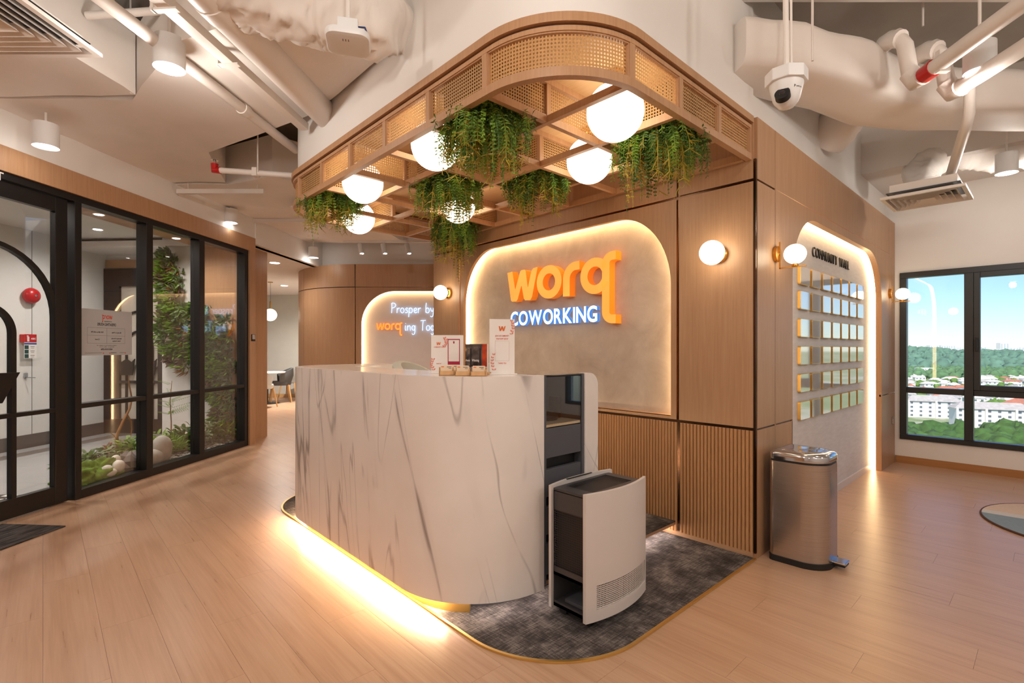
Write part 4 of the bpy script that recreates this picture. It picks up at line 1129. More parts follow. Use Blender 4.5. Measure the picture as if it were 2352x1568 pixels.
ns = thing('neon_sign', 'blue white neon handwriting on the pink niche of the back wall', 'sign', (-1.5, BD + .06, 1.6), frame=CM)
neon(ns, 'Prosper by', -1.985, 1.835, .165, BD + .055)
neon(ns, 'ing Together', -1.765, 1.545, .165, BD + .055)
l2 = thing('small_logo_sign', 'small orange letters beside the neon handwriting on the back wall', 'sign', (-2.0, BD + .06, 1.5), frame=CM)
put_logo(l2, axes((-2.235, BD + .079, 1.555), (.43 / 4.25, 0, 0), (0, 0, .112), (0, -.14, 0)))

# ------------------------------------------------------------------ plaques on the community wall
first = None; rows = [1.866, 1.681, 1.473, 1.266, 1.06, .852]
ordn = ['top', 'second', 'third', 'fourth', 'fifth', 'bottom']; cn = ['first', 'second', 'third', 'fourth', 'fifth', 'sixth', 'last']
PW_, PH = .215, .138
def rr2(w_, h_, r, seg=5):
    pts = []
    for cx, cz, a0 in ((w_ - r, h_ - r, 0), (r, h_ - r, 90), (r, r, 180), (w_ - r, r, 270)):
        pts += [(cx + r * math.cos(R(a0 + 90 * k / seg)), cz + r * math.sin(R(a0 + 90 * k / seg))) for k in range(seg + 1)]
    return pts
FY = Matrix(((1, 0, 0, 0), (0, 0, -1, 0), (0, 1, 0, 0), (0, 0, 0, 1)))
words_ = {(4, 0): '1337', (4, 1): 'BEALEEI'}
for r_ in range(6):
    for c_ in range(7):
        x0, zt = 4.115 + c_ * .264, rows[r_]; yb = CORN + .0995
        lab = f'gold framed mirror plaque, {cn[c_]} from the left in the {ordn[r_]} row'
        o_ = (x0, yb, zt - PH)
        if first is None:
            first = thing('wall_plaque', lab, 'plaque', o_, group='mirror plaques on the community wall')
            fr = rr2(PW_, PH, .014); Mf = Matrix.Translation(o_) @ FY
            MB().prism(fr, 0, .021, M=Mf).build('gold_frame', gold, first)
            MB().prism([(p[0] * .965 + PW_ * .0175, p[1] * .945 + PH * .0275) for p in fr], .0210, .0225, M=Mf).build('mirror_face', mirror_plate, first)
            t = first
        else: t = dup(first, Matrix.Translation(o_), lab)
        if (r_, c_) in words_:
            label_text(t, words_[(r_, c_)], .075, (PW_ / 2, -.0232, PH * .3), (1, 0, 0), (0, 0, 1), ink, .001, wfit=PW_ * .6)
            t['label'] = f'gold framed plaque printed with {"numerals" if c_ == 0 else "black capitals"}, {cn[c_]} in the fifth row'

# ------------------------------------------------------------------ wall lamps
def globe_sconce(x, y, z, lab):
    t = thing('wall_lamp', lab, 'lamp', (x, y, z), group='small round lamps on the logo wall')
    Mx = Matrix.Translation((x, y, z)) @ Matrix.Rotation(R(-90), 4, 'Y')
    MB().lathe([(.052, 0), (.055, .004), (.055, .022), (.04, .03), (.03, .05)], 0, 0, 24, M=Mx).build('brass_base', brass, t, smooth=True)
    MB().ball((x - .105, y, z), .074, 28, 16).build('opal_globe', sconce_m, t, smooth=True)
globe_sconce(MX, 1.43, 1.835, 'round white wall lamp on the oak panel right of the stucco niche')
globe_sconce(MX, 4.305, 1.825, 'round white wall lamp on the oak panel left of the stucco niche')
def arm_sconce(x, z, lab):
    t = thing('bracket_lamp', lab, 'lamp', (x, CORN, z), group='brass bracket lamps on the community wall')
    y = CORN; My = Matrix.Translation((x, y, z)) @ Matrix.Rotation(R(90), 4, 'X')
    MB().lathe([(.05, .0005), (.05, .022), (.012, .024), (.010, .03)], 0, 0, 24, M=My).build('brass_base', brass, t, smooth=True)
    yb = y - .027
    MB().box(x - .004, x + .004, yb - .004, yb + .004, z - .095, z + .075).box(x - .004, x + .004, yb - .15, yb, z - .095, z - .087).build('brass_bracket', brass, t)
    MB().lathe([(.02, z - .087), (.018, z - .072)], x, yb - .088, 16).build('lamp_holder', brass, t, smooth=True)
    MB().ball((x, yb - .088, z - .012), .063, 28, 16, (1, 1, .96)).build('opal_globe', sconce_m, t, smooth=True)
arm_sconce(3.40, 1.845, 'white globe on a brass bracket nearest the wall corner, above the bin')
arm_sconce(6.62, 1.835, 'white globe on a brass bracket beside the window')
# ------------------------------------------------------------------ ceiling services
def wrapped_duct(name, path, wdt, z0, z1, mats, label, cat, sub=6, rough=.012, group=None):
    # rectangular insulated duct swept along a plan path (entrance-axis frame)
    pts = []
    for i in range(len(path) - 1):
        a, b = Vector(path[i]), Vector(path[i + 1])
        for k in range(sub): pts.append(a.lerp(b, k / sub))
    pts.append(Vector(path[-1])); n = len(pts); rc = .05
    sec = []
    for cx, cz, a0 in ((wdt / 2 - rc, z1 - rc, 0), (-wdt / 2 + rc, z1 - rc, 90), (-wdt / 2 + rc, z0 + rc, 180), (wdt / 2 - rc, z0 + rc, 270)):
        sec += [(cx + rc * math.cos(R(a0 + 45 * k)), cz + rc * math.sin(R(a0 + 45 * k))) for k in range(3)]
    s2 = []
    for i in range(len(sec)):
        a, b = sec[i], sec[(i + 1) % len(sec)]; m_ = 4 if math.hypot(a[0] - b[0], a[1] - b[1]) > .1 else 1
        s2 += [(a[0] + (b[0] - a[0]) * k / m_, a[1] + (b[1] - a[1]) * k / m_) for k in range(m_)]
    vs = []
    for i, p in enumerate(pts):
        d = (pts[min(n - 1, i + 1)] - pts[max(0, i - 1)]).normalized(); nn = Vector((-d.y, d.x))
        for a, z in s2:
            q = Vector((p.x + nn.x * a, p.y + nn.y * a, z)); h = noise.noise(q * 3.1) * rough + noise.noise(q * 9) * rough * .35
            vs.append((q.x + nn.x * h, q.y + nn.y * h, z + (h if z < (z0 + z1) / 2 else -h)))
    L = len(s2); fs = [(i * L + k, i * L + (k + 1) % L, (i + 1) * L + (k + 1) % L, (i + 1) * L + k) for i in range(n - 1) for k in range(L)]
    fs += [tuple(range(L)), tuple((n - 1) * L + k for k in range(L))[::-1]]
    o = MB().add(vs, fs).build(name, mats, base=(pts[0].x, pts[0].y, z0), frame=CM, smooth=True, ang=50); return tag(o, label, cat, group)
def soffit_duct(name, poly, z0, z1, label, frame=CM, cell=.16):
    # flat wrapped duct of free plan shape with a softly uneven underside
    bm = bmesh.new(); vs = [bm.verts.new((p[0], p[1], z0)) for p in poly]; bm.faces.new(vs)
    xs_ = [p[0] for p in poly]; ys_ = [p[1] for p in poly]
    for ax, lo, hi in ((0, min(xs_), max(xs_)), (1, min(ys_), max(ys_))):
        k = lo + cell
        while k < hi - .02:
            co_ = [0, 0, 0]; co_[ax] = k; no_ = [0, 0, 0]; no_[ax] = 1
            bmesh.ops.bisect_plane(bm, geom=bm.verts[:] + bm.edges[:] + bm.faces[:], plane_co=co_, plane_no=no_); k += cell
    ex = bmesh.ops.extrude_face_region(bm, geom=bm.faces[:]); top = [v for v in ex['geom'] if isinstance(v, bmesh.types.BMVert)]
    for v in top: v.co.z = z1
    for v in bm.verts:
        if abs(v.co.z - z0) < 1e-5: v.co.z += noise.noise(v.co * 1.7) * .018 + noise.noise(v.co * 5) * .006
    bmesh.ops.recalc_face_normals(bm, faces=bm.faces)
    b = Vector((poly[0][0], poly[0][1], z0)); m = MB(); bm.verts.index_update()
    m.add([v.co.copy() for v in bm.verts], [tuple(v.index for v in f.verts) for f in bm.faces]); bm.free()
    o = m.build(name, duct_wrap, base=b, frame=frame, smooth=True, ang=50); return tag(o, label, 'duct')
soffit_duct('air_duct', [(-4.2, .4), (-2.72, .4), (-2.52, 3.38), (-3.9, 3.42)], 2.945, 3.35, 'broad wrapped duct above the square air diffuser at the entrance side')
soffit_duct('air_duct', [(-3.85, 3.44), (-2.6, 3.46), (-1.86, 2.80), (-1.3, 2.58), (-.62, 2.80), (-1.42, 3.66), (-1.95, 3.97), (-2.65, 4.41), (-2.95, 5.2), (-3.58, 5.2)], 2.955, 3.4, 'widest wrapped duct, over the glass screen and under the white pipes')
soffit_duct('air_duct', [(-3.55, 5.25), (-2.95, 5.25), (-2.35, 4.95), (-1.95, 5.4), (-1.75, 8.1), (-3.3, 8.1)], 2.95, 3.35, 'wrapped duct farthest away, beyond the red sprinkler fitting')
wrapped_duct('air_duct', [(1.28, 3.02), (1.62, 3.06), (2.1, 3.24), (2.5, 3.46), (2.95, 3.55), (4.3, 3.56), (6.2, 3.56)], .42, 2.85, 3.12, duct_wrap, 'curving wrapped duct behind the security camera at upper right', 'duct')
def flex(name, pts, r, label, seg=32, rings=90, rough=.12, mat_=None):
    pts = [Vector(p) for p in pts]; out = []
    for k in range(rings + 1):
        t = k / rings * (len(pts) - 1); i = min(int(t), len(pts) - 2); u = t - i
        p0, p1, p2, p3 = pts[max(i - 1, 0)], pts[i], pts[i + 1], pts[min(i + 2, len(pts) - 1)]
        out.append(.5 * (2 * p1 + (p2 - p0) * u + (2 * p0 - 5 * p1 + 4 * p2 - p3) * u * u + (3 * p1 - p0 - 3 * p2 + p3) * u ** 3))
    m = MB().tube(out, [r * (1 + .015 * math.sin(k * .35) + .008 * math.sin(k * 1.7)) for k in range(len(out))], seg)
    m.v = [tuple(Vector(v) + Vector((noise.noise(Vector(v) * 7), noise.noise(Vector(v) * 7 + Vector((9, 0, 0))), noise.noise(Vector(v) * 7 + Vector((0, 9, 0))))) * r * rough * 2 + Vector((0, 0, noise.noise(Vector(v) * 22) * r * rough * 1.3 + noise.noise(Vector(v) * 48) * r * rough * .6))) for v in m.v]
    o = m.build(name, mat_ or duct_wrap, base=pts[0], frame=CM, smooth=True, ang=80); return tag(o, label, 'duct')
flex('flexible_duct', [P(470, -90, 2.35), P(600, -10, 2.5), P(720, 25, 2.6), P(830, 50, 2.66), P(880, 52, 2.78), P(915, 50, 2.98)], .165, 'crumpled round wrapped duct beside the square wireless unit')
flex('flexible_duct', [P(1985, 215, 3.9), P(1935, 275, 4.05), P(1890, 325, 4.2)], .16, 'short round duct stub dropping to the white wall at right', rings=24, rough=.06)
flex('flexible_duct', [P(2118, 432, 4.62), P(2118, 400, 4.62), P(2160, 362, 4.6), P(2250, 352, 4.5), P(2390, 350, 4.2)], .135, 'flexible wrapped duct rising from the hanging air diffuser at right')

def pipe(name, a, b, r, label, parts=(), cat='pipe', seg=14):
    t = thing(name, label, cat, a, CM); a, b = Vector(a), Vector(b)
    MB().tube([a, b], r, seg).build('pipe_run', pipe_white, t, smooth=True, ang=60)
    for u, w_, k, mt in parts:
        c = a.lerp(b, u); d = (b - a).normalized(); MB().tube([c - d * w_ / 2, c + d * w_ / 2], r * k, seg).build('pipe_coupling', mt, t, smooth=True, ang=60)
    return t
gd = Vector((.08, 1, 0))
def along(p, D0, D1): return Vector((p.x + .08 * (D0 - p.y), D0, p.z)), Vector((p.x + .08 * (D1 - p.y), D1, p.z))
a, b = along(P(640, 150, 3.0), 1.2, 3.86); pipe('water_pipe', a, b, .095, 'thickest white pipe running into the rounded bulkhead', [(.47, .10, 1.06, pipe_white)], seg=24)
a, b = along(P(390, 120, 2.85), 1.0, 4.25); pipe('water_pipe', a, b, .034, 'thin white pipe behind the near cylinder downlight', [(.56, .07, 1.25, pipe_white), (.78, .06, 1.25, pipe_white)])
a, b = along(P(585, 190, 3.1), 1.4, 3.72)
t = thing('cable_tray', 'square white cable trunking beside the thickest pipe', 'trunking', a, CM)
M_ = Matrix.Translation(a) @ Matrix.Rotation(-math.atan(.08), 4, 'Z'); ln = (b - a).length
MB().box(-.032, .032, 0, ln, -.025, .025, M=M_).build('trunking', pipe_white, t)
for u in (.42, .62): MB().box(-.06, .06, ln * u, ln * u + .03, -.035, -.025, M=M_).box(-.07, -.055, ln * u, ln * u + .03, -.035, .55, M=M_).build('hanger_bracket', pipe_white, t)
a, b = along(P(300, 40, 2.9), 2.7, 3.3); a2 = P(200, 36, 3.0); b2 = P(470, 18, 3.0)
pipe('water_pipe', a2, b2, .022, 'thin white cross pipe above the near cylinder downlight')
t = pipe('sprinkler_pipe', P(505, 391, 4.3), P(672, 403, 4.35), .024, 'white sprinkler pipe with a red elbow, beside the canopy')
e = P(493, 391, 4.3); MB().tube([P(506, 391, 4.3), e, e + Vector((0, 0, .055))], .030, 12).build('red_elbow', red, t, smooth=True)
MB().tube([e + Vector((0, 0, .055)), e + Vector((0, 0, .085))], .012, 8).lathe([(.03, e.z + .085), (.03, e.z + .09)], e.x, e.y, 12).build('sprinkler_head', chrome, t)
MB().box(P(587, 391, 4.32).x - .02, P(587, 391, 4.32).x + .02, 4.29, 4.36, 2.72, 2.79).build('pipe_clip', pipe_white, t)
for (x, y, D, lab) in ((405, 437, 5.2, 'white suspended rail under the farthest duct, nearer one'), (555, 505, 6.6, 'white suspended rail under the farthest duct, farther one')):
    p = P(x, y, D); t = thing('hanging_rail', lab, 'rail', p, CM); L_ = 200 / 1160 * D if D < 6 else .95
    MB().box(p.x, p.x + L_, p.y, p.y + .04, p.z - .03, p.z + .015).build('rail', pipe_white, t)
    for u in (.12, .92): MB().tube([(p.x + L_ * u, p.y + .02, p.z), (p.x + L_ * u, p.y + .02, 3.6)], .004, 5).build('hanger_rod', pipe_white, t)
for k, (x, y, D) in enumerate(((300, 215, 3.36), (592, 395, 4.3), (630, 300, 4.6), (1866, 140, 2.6), (2120, 60, 3.1))):
    p = P(x, y, D); o = MB().tube([p, (p.x, p.y, 3.6)], .006, 6).build('hanger_rod', pipe_white, base=p, frame=CM)
    tag(o, ['white hanger rod at the corner of the broad duct', 'white hanger rod holding the sprinkler pipe', 'white hanger rod in the dark gap left of the bulkhead', 'thin hanger rod beside the security camera', 'thin hanger rod above the red pipe sleeve'][k], 'rod')
# right-hand pipes
def riser_pipe(px, lab, redsleeve):
    q = P(*px, 3.0); t = thing('water_pipe', lab, 'pipe', q, CM); r = .042
    pts = [q + Vector((-.10, .35, .26)), q + Vector((-.09, .16, .30)), q + Vector((-.075, .02, .29)), q + Vector((-.05, 0, .22)), q + Vector((-.02, 0, .05)), q + Vector((.0, -.02, .0)), q + Vector((-.005, -.09, .0)), q + Vector((-.14, -1.9, 0))]
    MB().tube(pts, r, 14).build('pipe_run', pipe_white, t, smooth=True, ang=70)
    MB().tube([q + Vector((-.025, 0, .06)), q + Vector((0, -.015, .0)), q + Vector((-.004, -.075, 0))], r * 1.22, 14).build('elbow', pipe_white, t, smooth=True, ang=70)
    MB().tube([q + Vector((-.075, .0, .26)), q + Vector((-.085, .06, .295)), q + Vector((-.09, .12, .298))], r * 1.2, 14).build('elbow', pipe_white, t, smooth=True, ang=70)
    if redsleeve:
        MB().tube([q + Vector((-.006, -.085, 0)), q + Vector((-.012, -.165, 0))], r * 1.12, 14).build('red_sleeve', red, t, smooth=True, ang=70)
        MB().box(q.x - .03, q.x + .03, q.y - .22, q.y - .19, q.z - .05, q.z + .07).build('pipe_clip', pipe_white, t)
riser_pipe((2098, 190), 'white pipe with a red sleeve below the slab at upper right', True)
riser_pipe((2183, 215), 'white pipe without a sleeve, right of the red sleeved one', False)
q = [P(2228, 200, 3.1), P(2226, 262, 3.2), P(2216, 300, 3.4), P(2180, 412, 4.3)]
o = MB().tube(q, [.028, .03, .034, .034], 12).build('drop_pipe', pipe_white, base=q[0], frame=CM, smooth=True, ang=70); tag(o, 'slanting white pipe down to the hanging air diffuser', 'pipe')

def diffuser(name, c, s, label, frame, depth=.10):
    t = thing(name, label, 'diffuser', c, frame); x, y, z = c
    def ring(m, o, i, z0, z1):
        vs = [(x + a * o, y + b * o, z0) for a, b in ((-1, -1), (1, -1), (1, 1), (-1, 1))] + [(x + a * i, y + b * i, z1) for a, b in ((-1, -1), (1, -1), (1, 1), (-1, 1))]
        m.add(vs, [(k, (k + 1) % 4, (k + 1) % 4 + 4, k + 4) for k in range(4)])
    h = s / 2; m = MB(); ring(m, h, h * .90, z, z); ring(m, h, h, z, z + .02); ring(m, h * .9, h * .86, z, z + .03); m.build('frame', pipe_white, t)
    for k in range(5):
        f = .80 - .145 * k; m = MB(); ring(m, h * f, h * (f - .13), z - .004, z + .045); m.build('louver', pipe_white, t)
    MB().box(x - h * .88, x + h * .88, y - h * .88, y + h * .88, z + .05, z + .055).build('dark_throat', black_matt if c[2] > 2.85 else slate, t)
    MB().box(x - h * .8, x + h * .8, y - h * .8, y + h * .8, z + .056, z + depth).build('neck_box', pipe_white, t)
    return t
diffuser('air_diffuser', (-2.57, 2.50, 2.862), .60, 'square white louvred air diffuser at the upper left corner', CM, .08)
diffuser('air_diffuser', (5.45, .74, 2.50), .54, 'square white air diffuser hanging near the window', I4, .12)
diffuser('air_diffuser', (-2.25, 5.95, 2.84), .5, 'square white air diffuser half hidden by the far end of the canopy', CM, .1)

# wireless unit
q = P(800, 103, 2.32); t = thing('wireless_unit', 'square white wireless unit hanging below the crumpled duct', 'wireless unit', q, CM)
Mq = Matrix.Translation(q) @ Matrix.Rotation(R(14), 4, 'Z')
rr = lambda h, r, n=6: [(cx + r * math.cos(R(a0 + 90 * k / n)), cy2 + r * math.sin(R(a0 + 90 * k / n))) for cx, cy2, a0 in ((h - r, h - r, 0), (-h + r, h - r, 90), (-h + r, -h + r, 180), (h - r, -h + r, 270)) for k in range(n + 1)]
m = loft([(rr(.075, .03), -.005), (rr(.093, .045), 0), (rr(.098, .05), .015), (rr(.095, .05), .028), (rr(.08, .04), .034)]); m.v = [tuple(Mq @ Vector(v)) for v in m.v]
m.build('housing', fixture_white, t, smooth=True, ang=45)
MB().box(-.045, .045, -.045, .045, .034, .10, M=Mq).build('mount_box', fixture_white, t, bevel=.004)
MB().tube([q + Vector((0, 0, .1)), q + Vector((.0, 0, 1.05))], .012, 8).build('drop_rod', pipe_white, t, smooth=True)
for k in range(3): MB().box(-.022 + .012 * k, -.018 + .012 * k, -.05, -.034, -.0058, -.0045, M=Mq).build('logo_bar', ink_grey, t)
MB().tube([q + Vector((.05, -.01, .075)), q + Vector((.085, -.03, .06)), q + Vector((.098, -.04, .025))], .004, 6).build('blue_cable', plain('blue_cable', srgb(28, 58, 110), .4), t, smooth=True)
MB().tube([q + Vector((.094, -.04, .024)), q + Vector((.099, -.045, .008))], .005, 6).build('yellow_plug', plain('yellow_plug', srgb(212, 220, 40), .4), t)
# security camera
q = PW(1806, 198, 2.12); q = CI @ q; t = thing('security_camera', 'white dome security camera hanging by the bulkhead edge', 'camera', q, CM)
MB().tube([q + Vector((0, 0, .05)), q + Vector((-.01, 0, 1.3))], .011, 10).build('drop_pole', pipe_white, t, smooth=True)
MB().tube([q + Vector((.022, 0, .05)), q + Vector((.012, 0, 1.3))], .005, 6).build('conduit', pipe_white, t, smooth=True)
oc = [(.082 * math.cos(R(22.5 + 45 * k)), .082 * math.sin(R(22.5 + 45 * k))) for k in range(8)]
MB().prism(oc, .008, .058, M=Matrix.Translation(q)).build('mount_box', fixture_white, t, bevel=.003)
MB().lathe([(.066, .012), (.065, .0), (.052, -.055), (.046, -.068), (.03, -.088), (.008, -.096)], 0, 0, 28, M=Matrix.Translation(q)).build('dome', fixture_white, t, smooth=True, ang=50)
Ml = Matrix.Translation(q + Vector((-.028, -.028, -.062))) @ Matrix.Rotation(R(-38), 4, 'Z') @ Matrix.Rotation(R(66), 4, 'X')
ln_ = MB().lathe([(.029, .0), (.029, .026), (.02, .028)], 0, 0, 24, M=Ml).build('lens_ring', black_matt, t, smooth=True)
MB().lathe([(.012, .0285), (.011, .030), (.003, .031)], 0, 0, 20, M=Ml).build('lens', plain('lens_glass', srgb(40, 30, 34), .05, spec=.8), ln_, smooth=True)
def dome_text(body, size, z, x0):
    me = text_mesh(body, size, 0, .0002, 'LEFT'); rr_ = .0605
    Mt = axes((0, 0, 0), (1, 0, 0), (0, 0, 1), (0, -1, 0))
    for v in me.vertices:
        a = (v.co.x + x0) / rr_ + R(-68); zz = z + v.co.y; rad = .065 - (-zz) * .236 + .0008
        v.co = Vector((rad * math.cos(a), rad * math.sin(a), zz)) + q
    me.materials.clear(); me.materials.append(ink); me.name = 'lettering'; o = bpy.data.objects.new('lettering', me); C.objects.link(o); o.parent = t
    me.transform(Matrix.Translation(-BASE[t.name])); BASE[o.name] = BASE[t.name]
dome_text('P', .014, -.032, -.024); dome_text('tp-link | VIGI', .0055, -.029, -.012)

# ------------------------------------------------------------------ cylinder downlights
def downlight(x, D, z, label, group='white cylinder downlights', E=None, r=.077, h=.165):
    t = thing('cylinder_downlight', label, 'lamp', (x, D, z), CM, group)
    MB().lathe([(r * .86, z + .004), (r, z), (r, z + h), (r * .9, z + h + .002)], x, D, 32).build('housing', fixture_white, t, smooth=True, ang=40)
    MB().lathe([(r * .83, z + .0035), (r * .82, z + .001)], x, D, 24).build('lamp_face', spot_m, t)
    MB().tube([(x, D, z + h), (x, D, 3.6)], .008, 8).build('drop_rod', pipe_white, t, smooth=True)
    l = bpy.data.lights.new('lamp_light', 'POINT'); l.energy = (E or 1) * DOWN_E; l.shadow_soft_size = .06; l.color = SPOT_COL
    lo = bpy.data.objects.new('lamp_light', l); C.objects.link(lo); lo.parent = t; lo.location = (0, 0, -.075)
    return t
downlight(-1.9, 2.80, 2.80, 'white cylinder downlight nearest on the left, under the thin pipe', E=.7)
downlight(-3.36, 3.64, 2.70, 'white cylinder downlight over the glass entrance door', E=.07)
p = P(530, 512, 6.1); downlight(p.x, p.y, p.z, 'white cylinder downlight before the far end of the glass screen', E=.02)
p = P(720, 592, 8.0); downlight(p.x, p.y, p.z, 'white cylinder downlight below the fern tips at the far end', E=.07)
p = P(2250, 165, 2.8); downlight(p.x, p.y, p.z, 'white cylinder downlight nearest on the right, by the pipes', E=.5, r=.072, h=.15)
p = P(2312, 398, 4.2); downlight(p.x, p.y, p.z, 'white cylinder downlight over the window at the right edge', E=.5, r=.072)
for x, D, e in ((-2.1, .7, 1.9), (-.2, .9, 1.1), (1.9, .8, 1.1), (3.9, .8, 1.3), (0, -1.5, 2.2), (2.4, -1.4, 2.2), (-2.4, -1.3, 2.2)):  # unseen fill lamps added to brighten the room, housed in downlight cylinders
    side = 'behind the viewpoint' if D < 0 else 'before the desk'
    downlight(x, D, 2.8, f'unseen fill lamp added in a white cylinder over the open floor {side}, ' + ('toward the entrance' if x < -1 else 'toward the window' if x > 3 else 'right of the middle' if x > 1 else 'in the middle'), 'added fill lamps over the open floor', e)
# recessed lights in the pantry ceiling, lobby ceiling
def recessed(x, y, z, label, frame, E, group, r=.07, col=SPOT_COL):
    t = thing('recessed_light', label, 'lamp', (x, y, z), frame, group)
    MB().lathe([(r * .8, z - .002), (r, z - .006), (r, z)], x, y, 24).build('trim_ring', fixture_white, t, smooth=True)
    MB().lathe([(r * .78, z - .0075), (r * .7, z - .0065)], x, y, 20).build('lamp_face', spot_m, t)
    l = bpy.data.lights.new('lamp_light', 'SPOT'); l.energy = E; l.spot_size = R(165); l.spot_blend = 1; l.shadow_soft_size = .07; l.color = col
    lo = bpy.data.objects.new('lamp_light', l); C.objects.link(lo); lo.parent = t; lo.location = (0, 0, -.02)
q = PG(631, 603, 8.07); recessed(q.x, q.y, 2.62, 'round recessed light nearer in the pantry ceiling', GM, 70, 'pantry ceiling lights', .09)
q = PG(653, 659, 11.0); recessed(q.x, q.y, 2.62, 'round recessed light farther in the pantry ceiling', GM, 560, 'pantry ceiling lights', .09)
for k, (x, y) in enumerate(((3.9, .58), (5.05, .58), (6.15, .62))): recessed(x, y, 2.60, 'recessed light in the dropped soffit inside the lobby, ' + ['nearest the door', 'in the middle', 'nearest the plant wall'][k], GM, 80, 'lobby soffit lights', .05)
for k, (x, y) in enumerate(((4.6, 1.7), (6.2, 1.7))): recessed(x, y, 2.74, 'recessed light in the white lobby ceiling, ' + ['nearer one', 'farther one'][k], GM, 130, 'lobby ceiling lights', .06, (1, .97, .93))
# track lights
t0 = P(790, 557, 6.9); t = thing('track_light', 'white ceiling track with three spot heads below the far bulkhead', 'track light', t0, CM)
MB().box(t0.x, t0.x + 1.25, t0.y - .015, t0.y + .015, t0.z, t0.z + .03).build('track', pipe_white, t)
for x in (829, 882, 937):
    p = P(x, 572, 6.9); hd = MB().tube([p + Vector((-.015, 0, .07)), p + Vector((.02, -.03, -.07))], .032, 14).build('spot_head', fixture_white, t, smooth=True)
    MB().lathe([(.026, 0), (.02, -.002)], 0, 0, 14, M=Matrix.Translation(p + Vector((.021, -.031, -.0705)))).build('lamp_face', spot_m, hd)
    l = bpy.data.lights.new('lamp_light', 'SPOT'); l.energy = 26; l.spot_size = R(150); l.spot_blend = 1; l.shadow_soft_size = .03; l.color = SPOT_COL
    lo = bpy.data.objects.new('lamp_light', l); C.objects.link(lo); lo.parent = t; lo.location = p + Vector((.022, -.033, -.08)) - BASE[t.name]
    MB().tube([p + Vector((-.012, 0, .06)), (p.x - .012, p.y, t0.z)], .008, 6).build('stem', fixture_white, hd)

# ------------------------------------------------------------------ things on the desk
def facing(c, yaw):      # a local frame facing the entrance, turned by yaw
    return CM @ Matrix.Translation(CI @ Vector(c)) @ Matrix.Rotation(R(yaw), 4, 'Z')
coral = plain('coral_print', srgb(226, 140, 122), .6, var=.05)
def sprig(t, x, z, h, sg):
    m = MB(); rng = random.Random(int(abs(x) * 1000) + int(z * 1000))
    for k in range(6):
        u = k / 5; px, pz = x + sg * .010 * math.sin(u * 3), z + h * u
        for s in (-1, 1):
            a = Vector((px, -.0053, pz)); d = Vector((s * rng.uniform(.006, .012), 0, rng.uniform(.008, .014))); n_ = Vector((-d.z, 0, d.x)) * .28
            m.add([a, a + d * .5 + n_, a + d, a + d * .5 - n_], [(0, 1, 2, 3)])
    m.build('sprig_print', coral, t)
def stand(c, w_, h_, yaw, lab):
    t = thing('sign_stand', lab, 'sign', (0, 0, 0), facing(c, yaw))
    MB().box(-w_ / 2, w_ / 2, -.004, .004, .004, h_).build('panel', paper, t)
    MB().box(-w_ / 2 - .008, w_ / 2 + .008, -.035, .035, 0, .005).build('foot', plain('clear_foot', srgb(238, 232, 230), .15), t)
    return t
Wp = [(0, .98), (.235, 1), (.36, .42), (.56, .95), (.84, .95), (.945, .42), (1.18, 1.0), (1.36, 1.02), (1.12, .10), (1.05, 0), (.82, 0), (.66, .48), (.48, .06), (.42, 0), (.22, 0), (.17, .05)]
def wmark(t, x, z, s):
    m = MB().prism([(p[0] * s + x - .68 * s, p[1] * s * .95 + z) for p in Wp], .0045, .0055, M=FY); m.build('mark', ink_orange, t)
t = stand((1.70, 1.905, DT), .128, .278, 10, 'tall white sign stand with an orange mark at the right end of the counter')
wmark(t, .0, .218, .026); sprig(t, .047, .20, .065, 1); sprig(t, -.042, .02, .075, -1)
EX, EZ = (1, 0, 0), (0, 0, 1)
label_text(t, 'JOIN OUR COMMUNITY', .0105, (0, -.0046, .190), EX, EZ, ink_red, .0002, wfit=.072)
label_text(t, 'WHATSAPP GROUP', .0105, (0, -.0046, .175), EX, EZ, ink_red, .0002, wfit=.062)
label_text(t, 'THANK YOU', .0105, (0, -.0046, .052), EX, EZ, ink_red, .0002, wfit=.042)
m = MB(); fr_ = [(-.036, .068), (.036, .068), (.036, .168), (-.036, .168)]
for a, b in zip(fr_, fr_[1:] + fr_[:1]): m.box(min(a[0], b[0]) - .0008, max(a[0], b[0]) + .0008, -.005, -.0045, min(a[1], b[1]) - .0008, max(a[1], b[1]) + .0008)
m.build('code_frame', plain('pale_line', srgb(226, 208, 204), .6), t)
t = stand((1.56, 2.18, DT), .168, .20, 4, 'wide white sign stand with a crimson card, behind the wooden card boxes')
wmark(t, -.045, .148, .016); sprig(t, -.015, .135, .045, 1); sprig(t, -.073, .015, .055, -1)
label_text(t, 'COMMUNITY HUB', .007, (-.045, -.0046, .135), EX, EZ, ink_red, .0002, wfit=.05); label_text(t, 'THANK YOU', .007, (-.045, -.0046, .048), EX, EZ, ink_red, .0002, wfit=.026)
m = MB(); m.box(.002, .066, -.0048, -.0042, .175, .180); m.box(.002, .006, -.0048, -.0042, .045, .175); m.box(.062, .066, -.0048, -.0042, .045, .175); m.box(.006, .062, -.0048, -.0042, .045, .062); m.build('crimson_border', ink_crimson, t)
m = MB(); m.prism([(.034 + .004 * math.cos(k), .162 + .007 * math.sin(k)) for k in [i * .6283 for i in range(10)]], .0043, .0048, M=FY); m.build('card_emblem', ink_crimson, t)
t = thing('award_book', 'dark upright box with an orange side picture standing on a wood block', 'book', (0, 0, 0), facing((1.585, 1.965, DT), -12))
MB().box(-.065, .065, -.03, .045, 0, .012).build('wood_block', leg_wood, t)
MB().box(-.056, .056, -.012, .016, .012, .152).build('box', plain('box_white', srgb(230, 226, 224), .5), t)
cv = NM('cover_print'); sp = cv.n('SeparateXYZ'); cv.put(sp.inputs[0], cv.coords()); nn_ = cv.noise(cv.coords('Object', (1, 1, 1)), 26, 4)
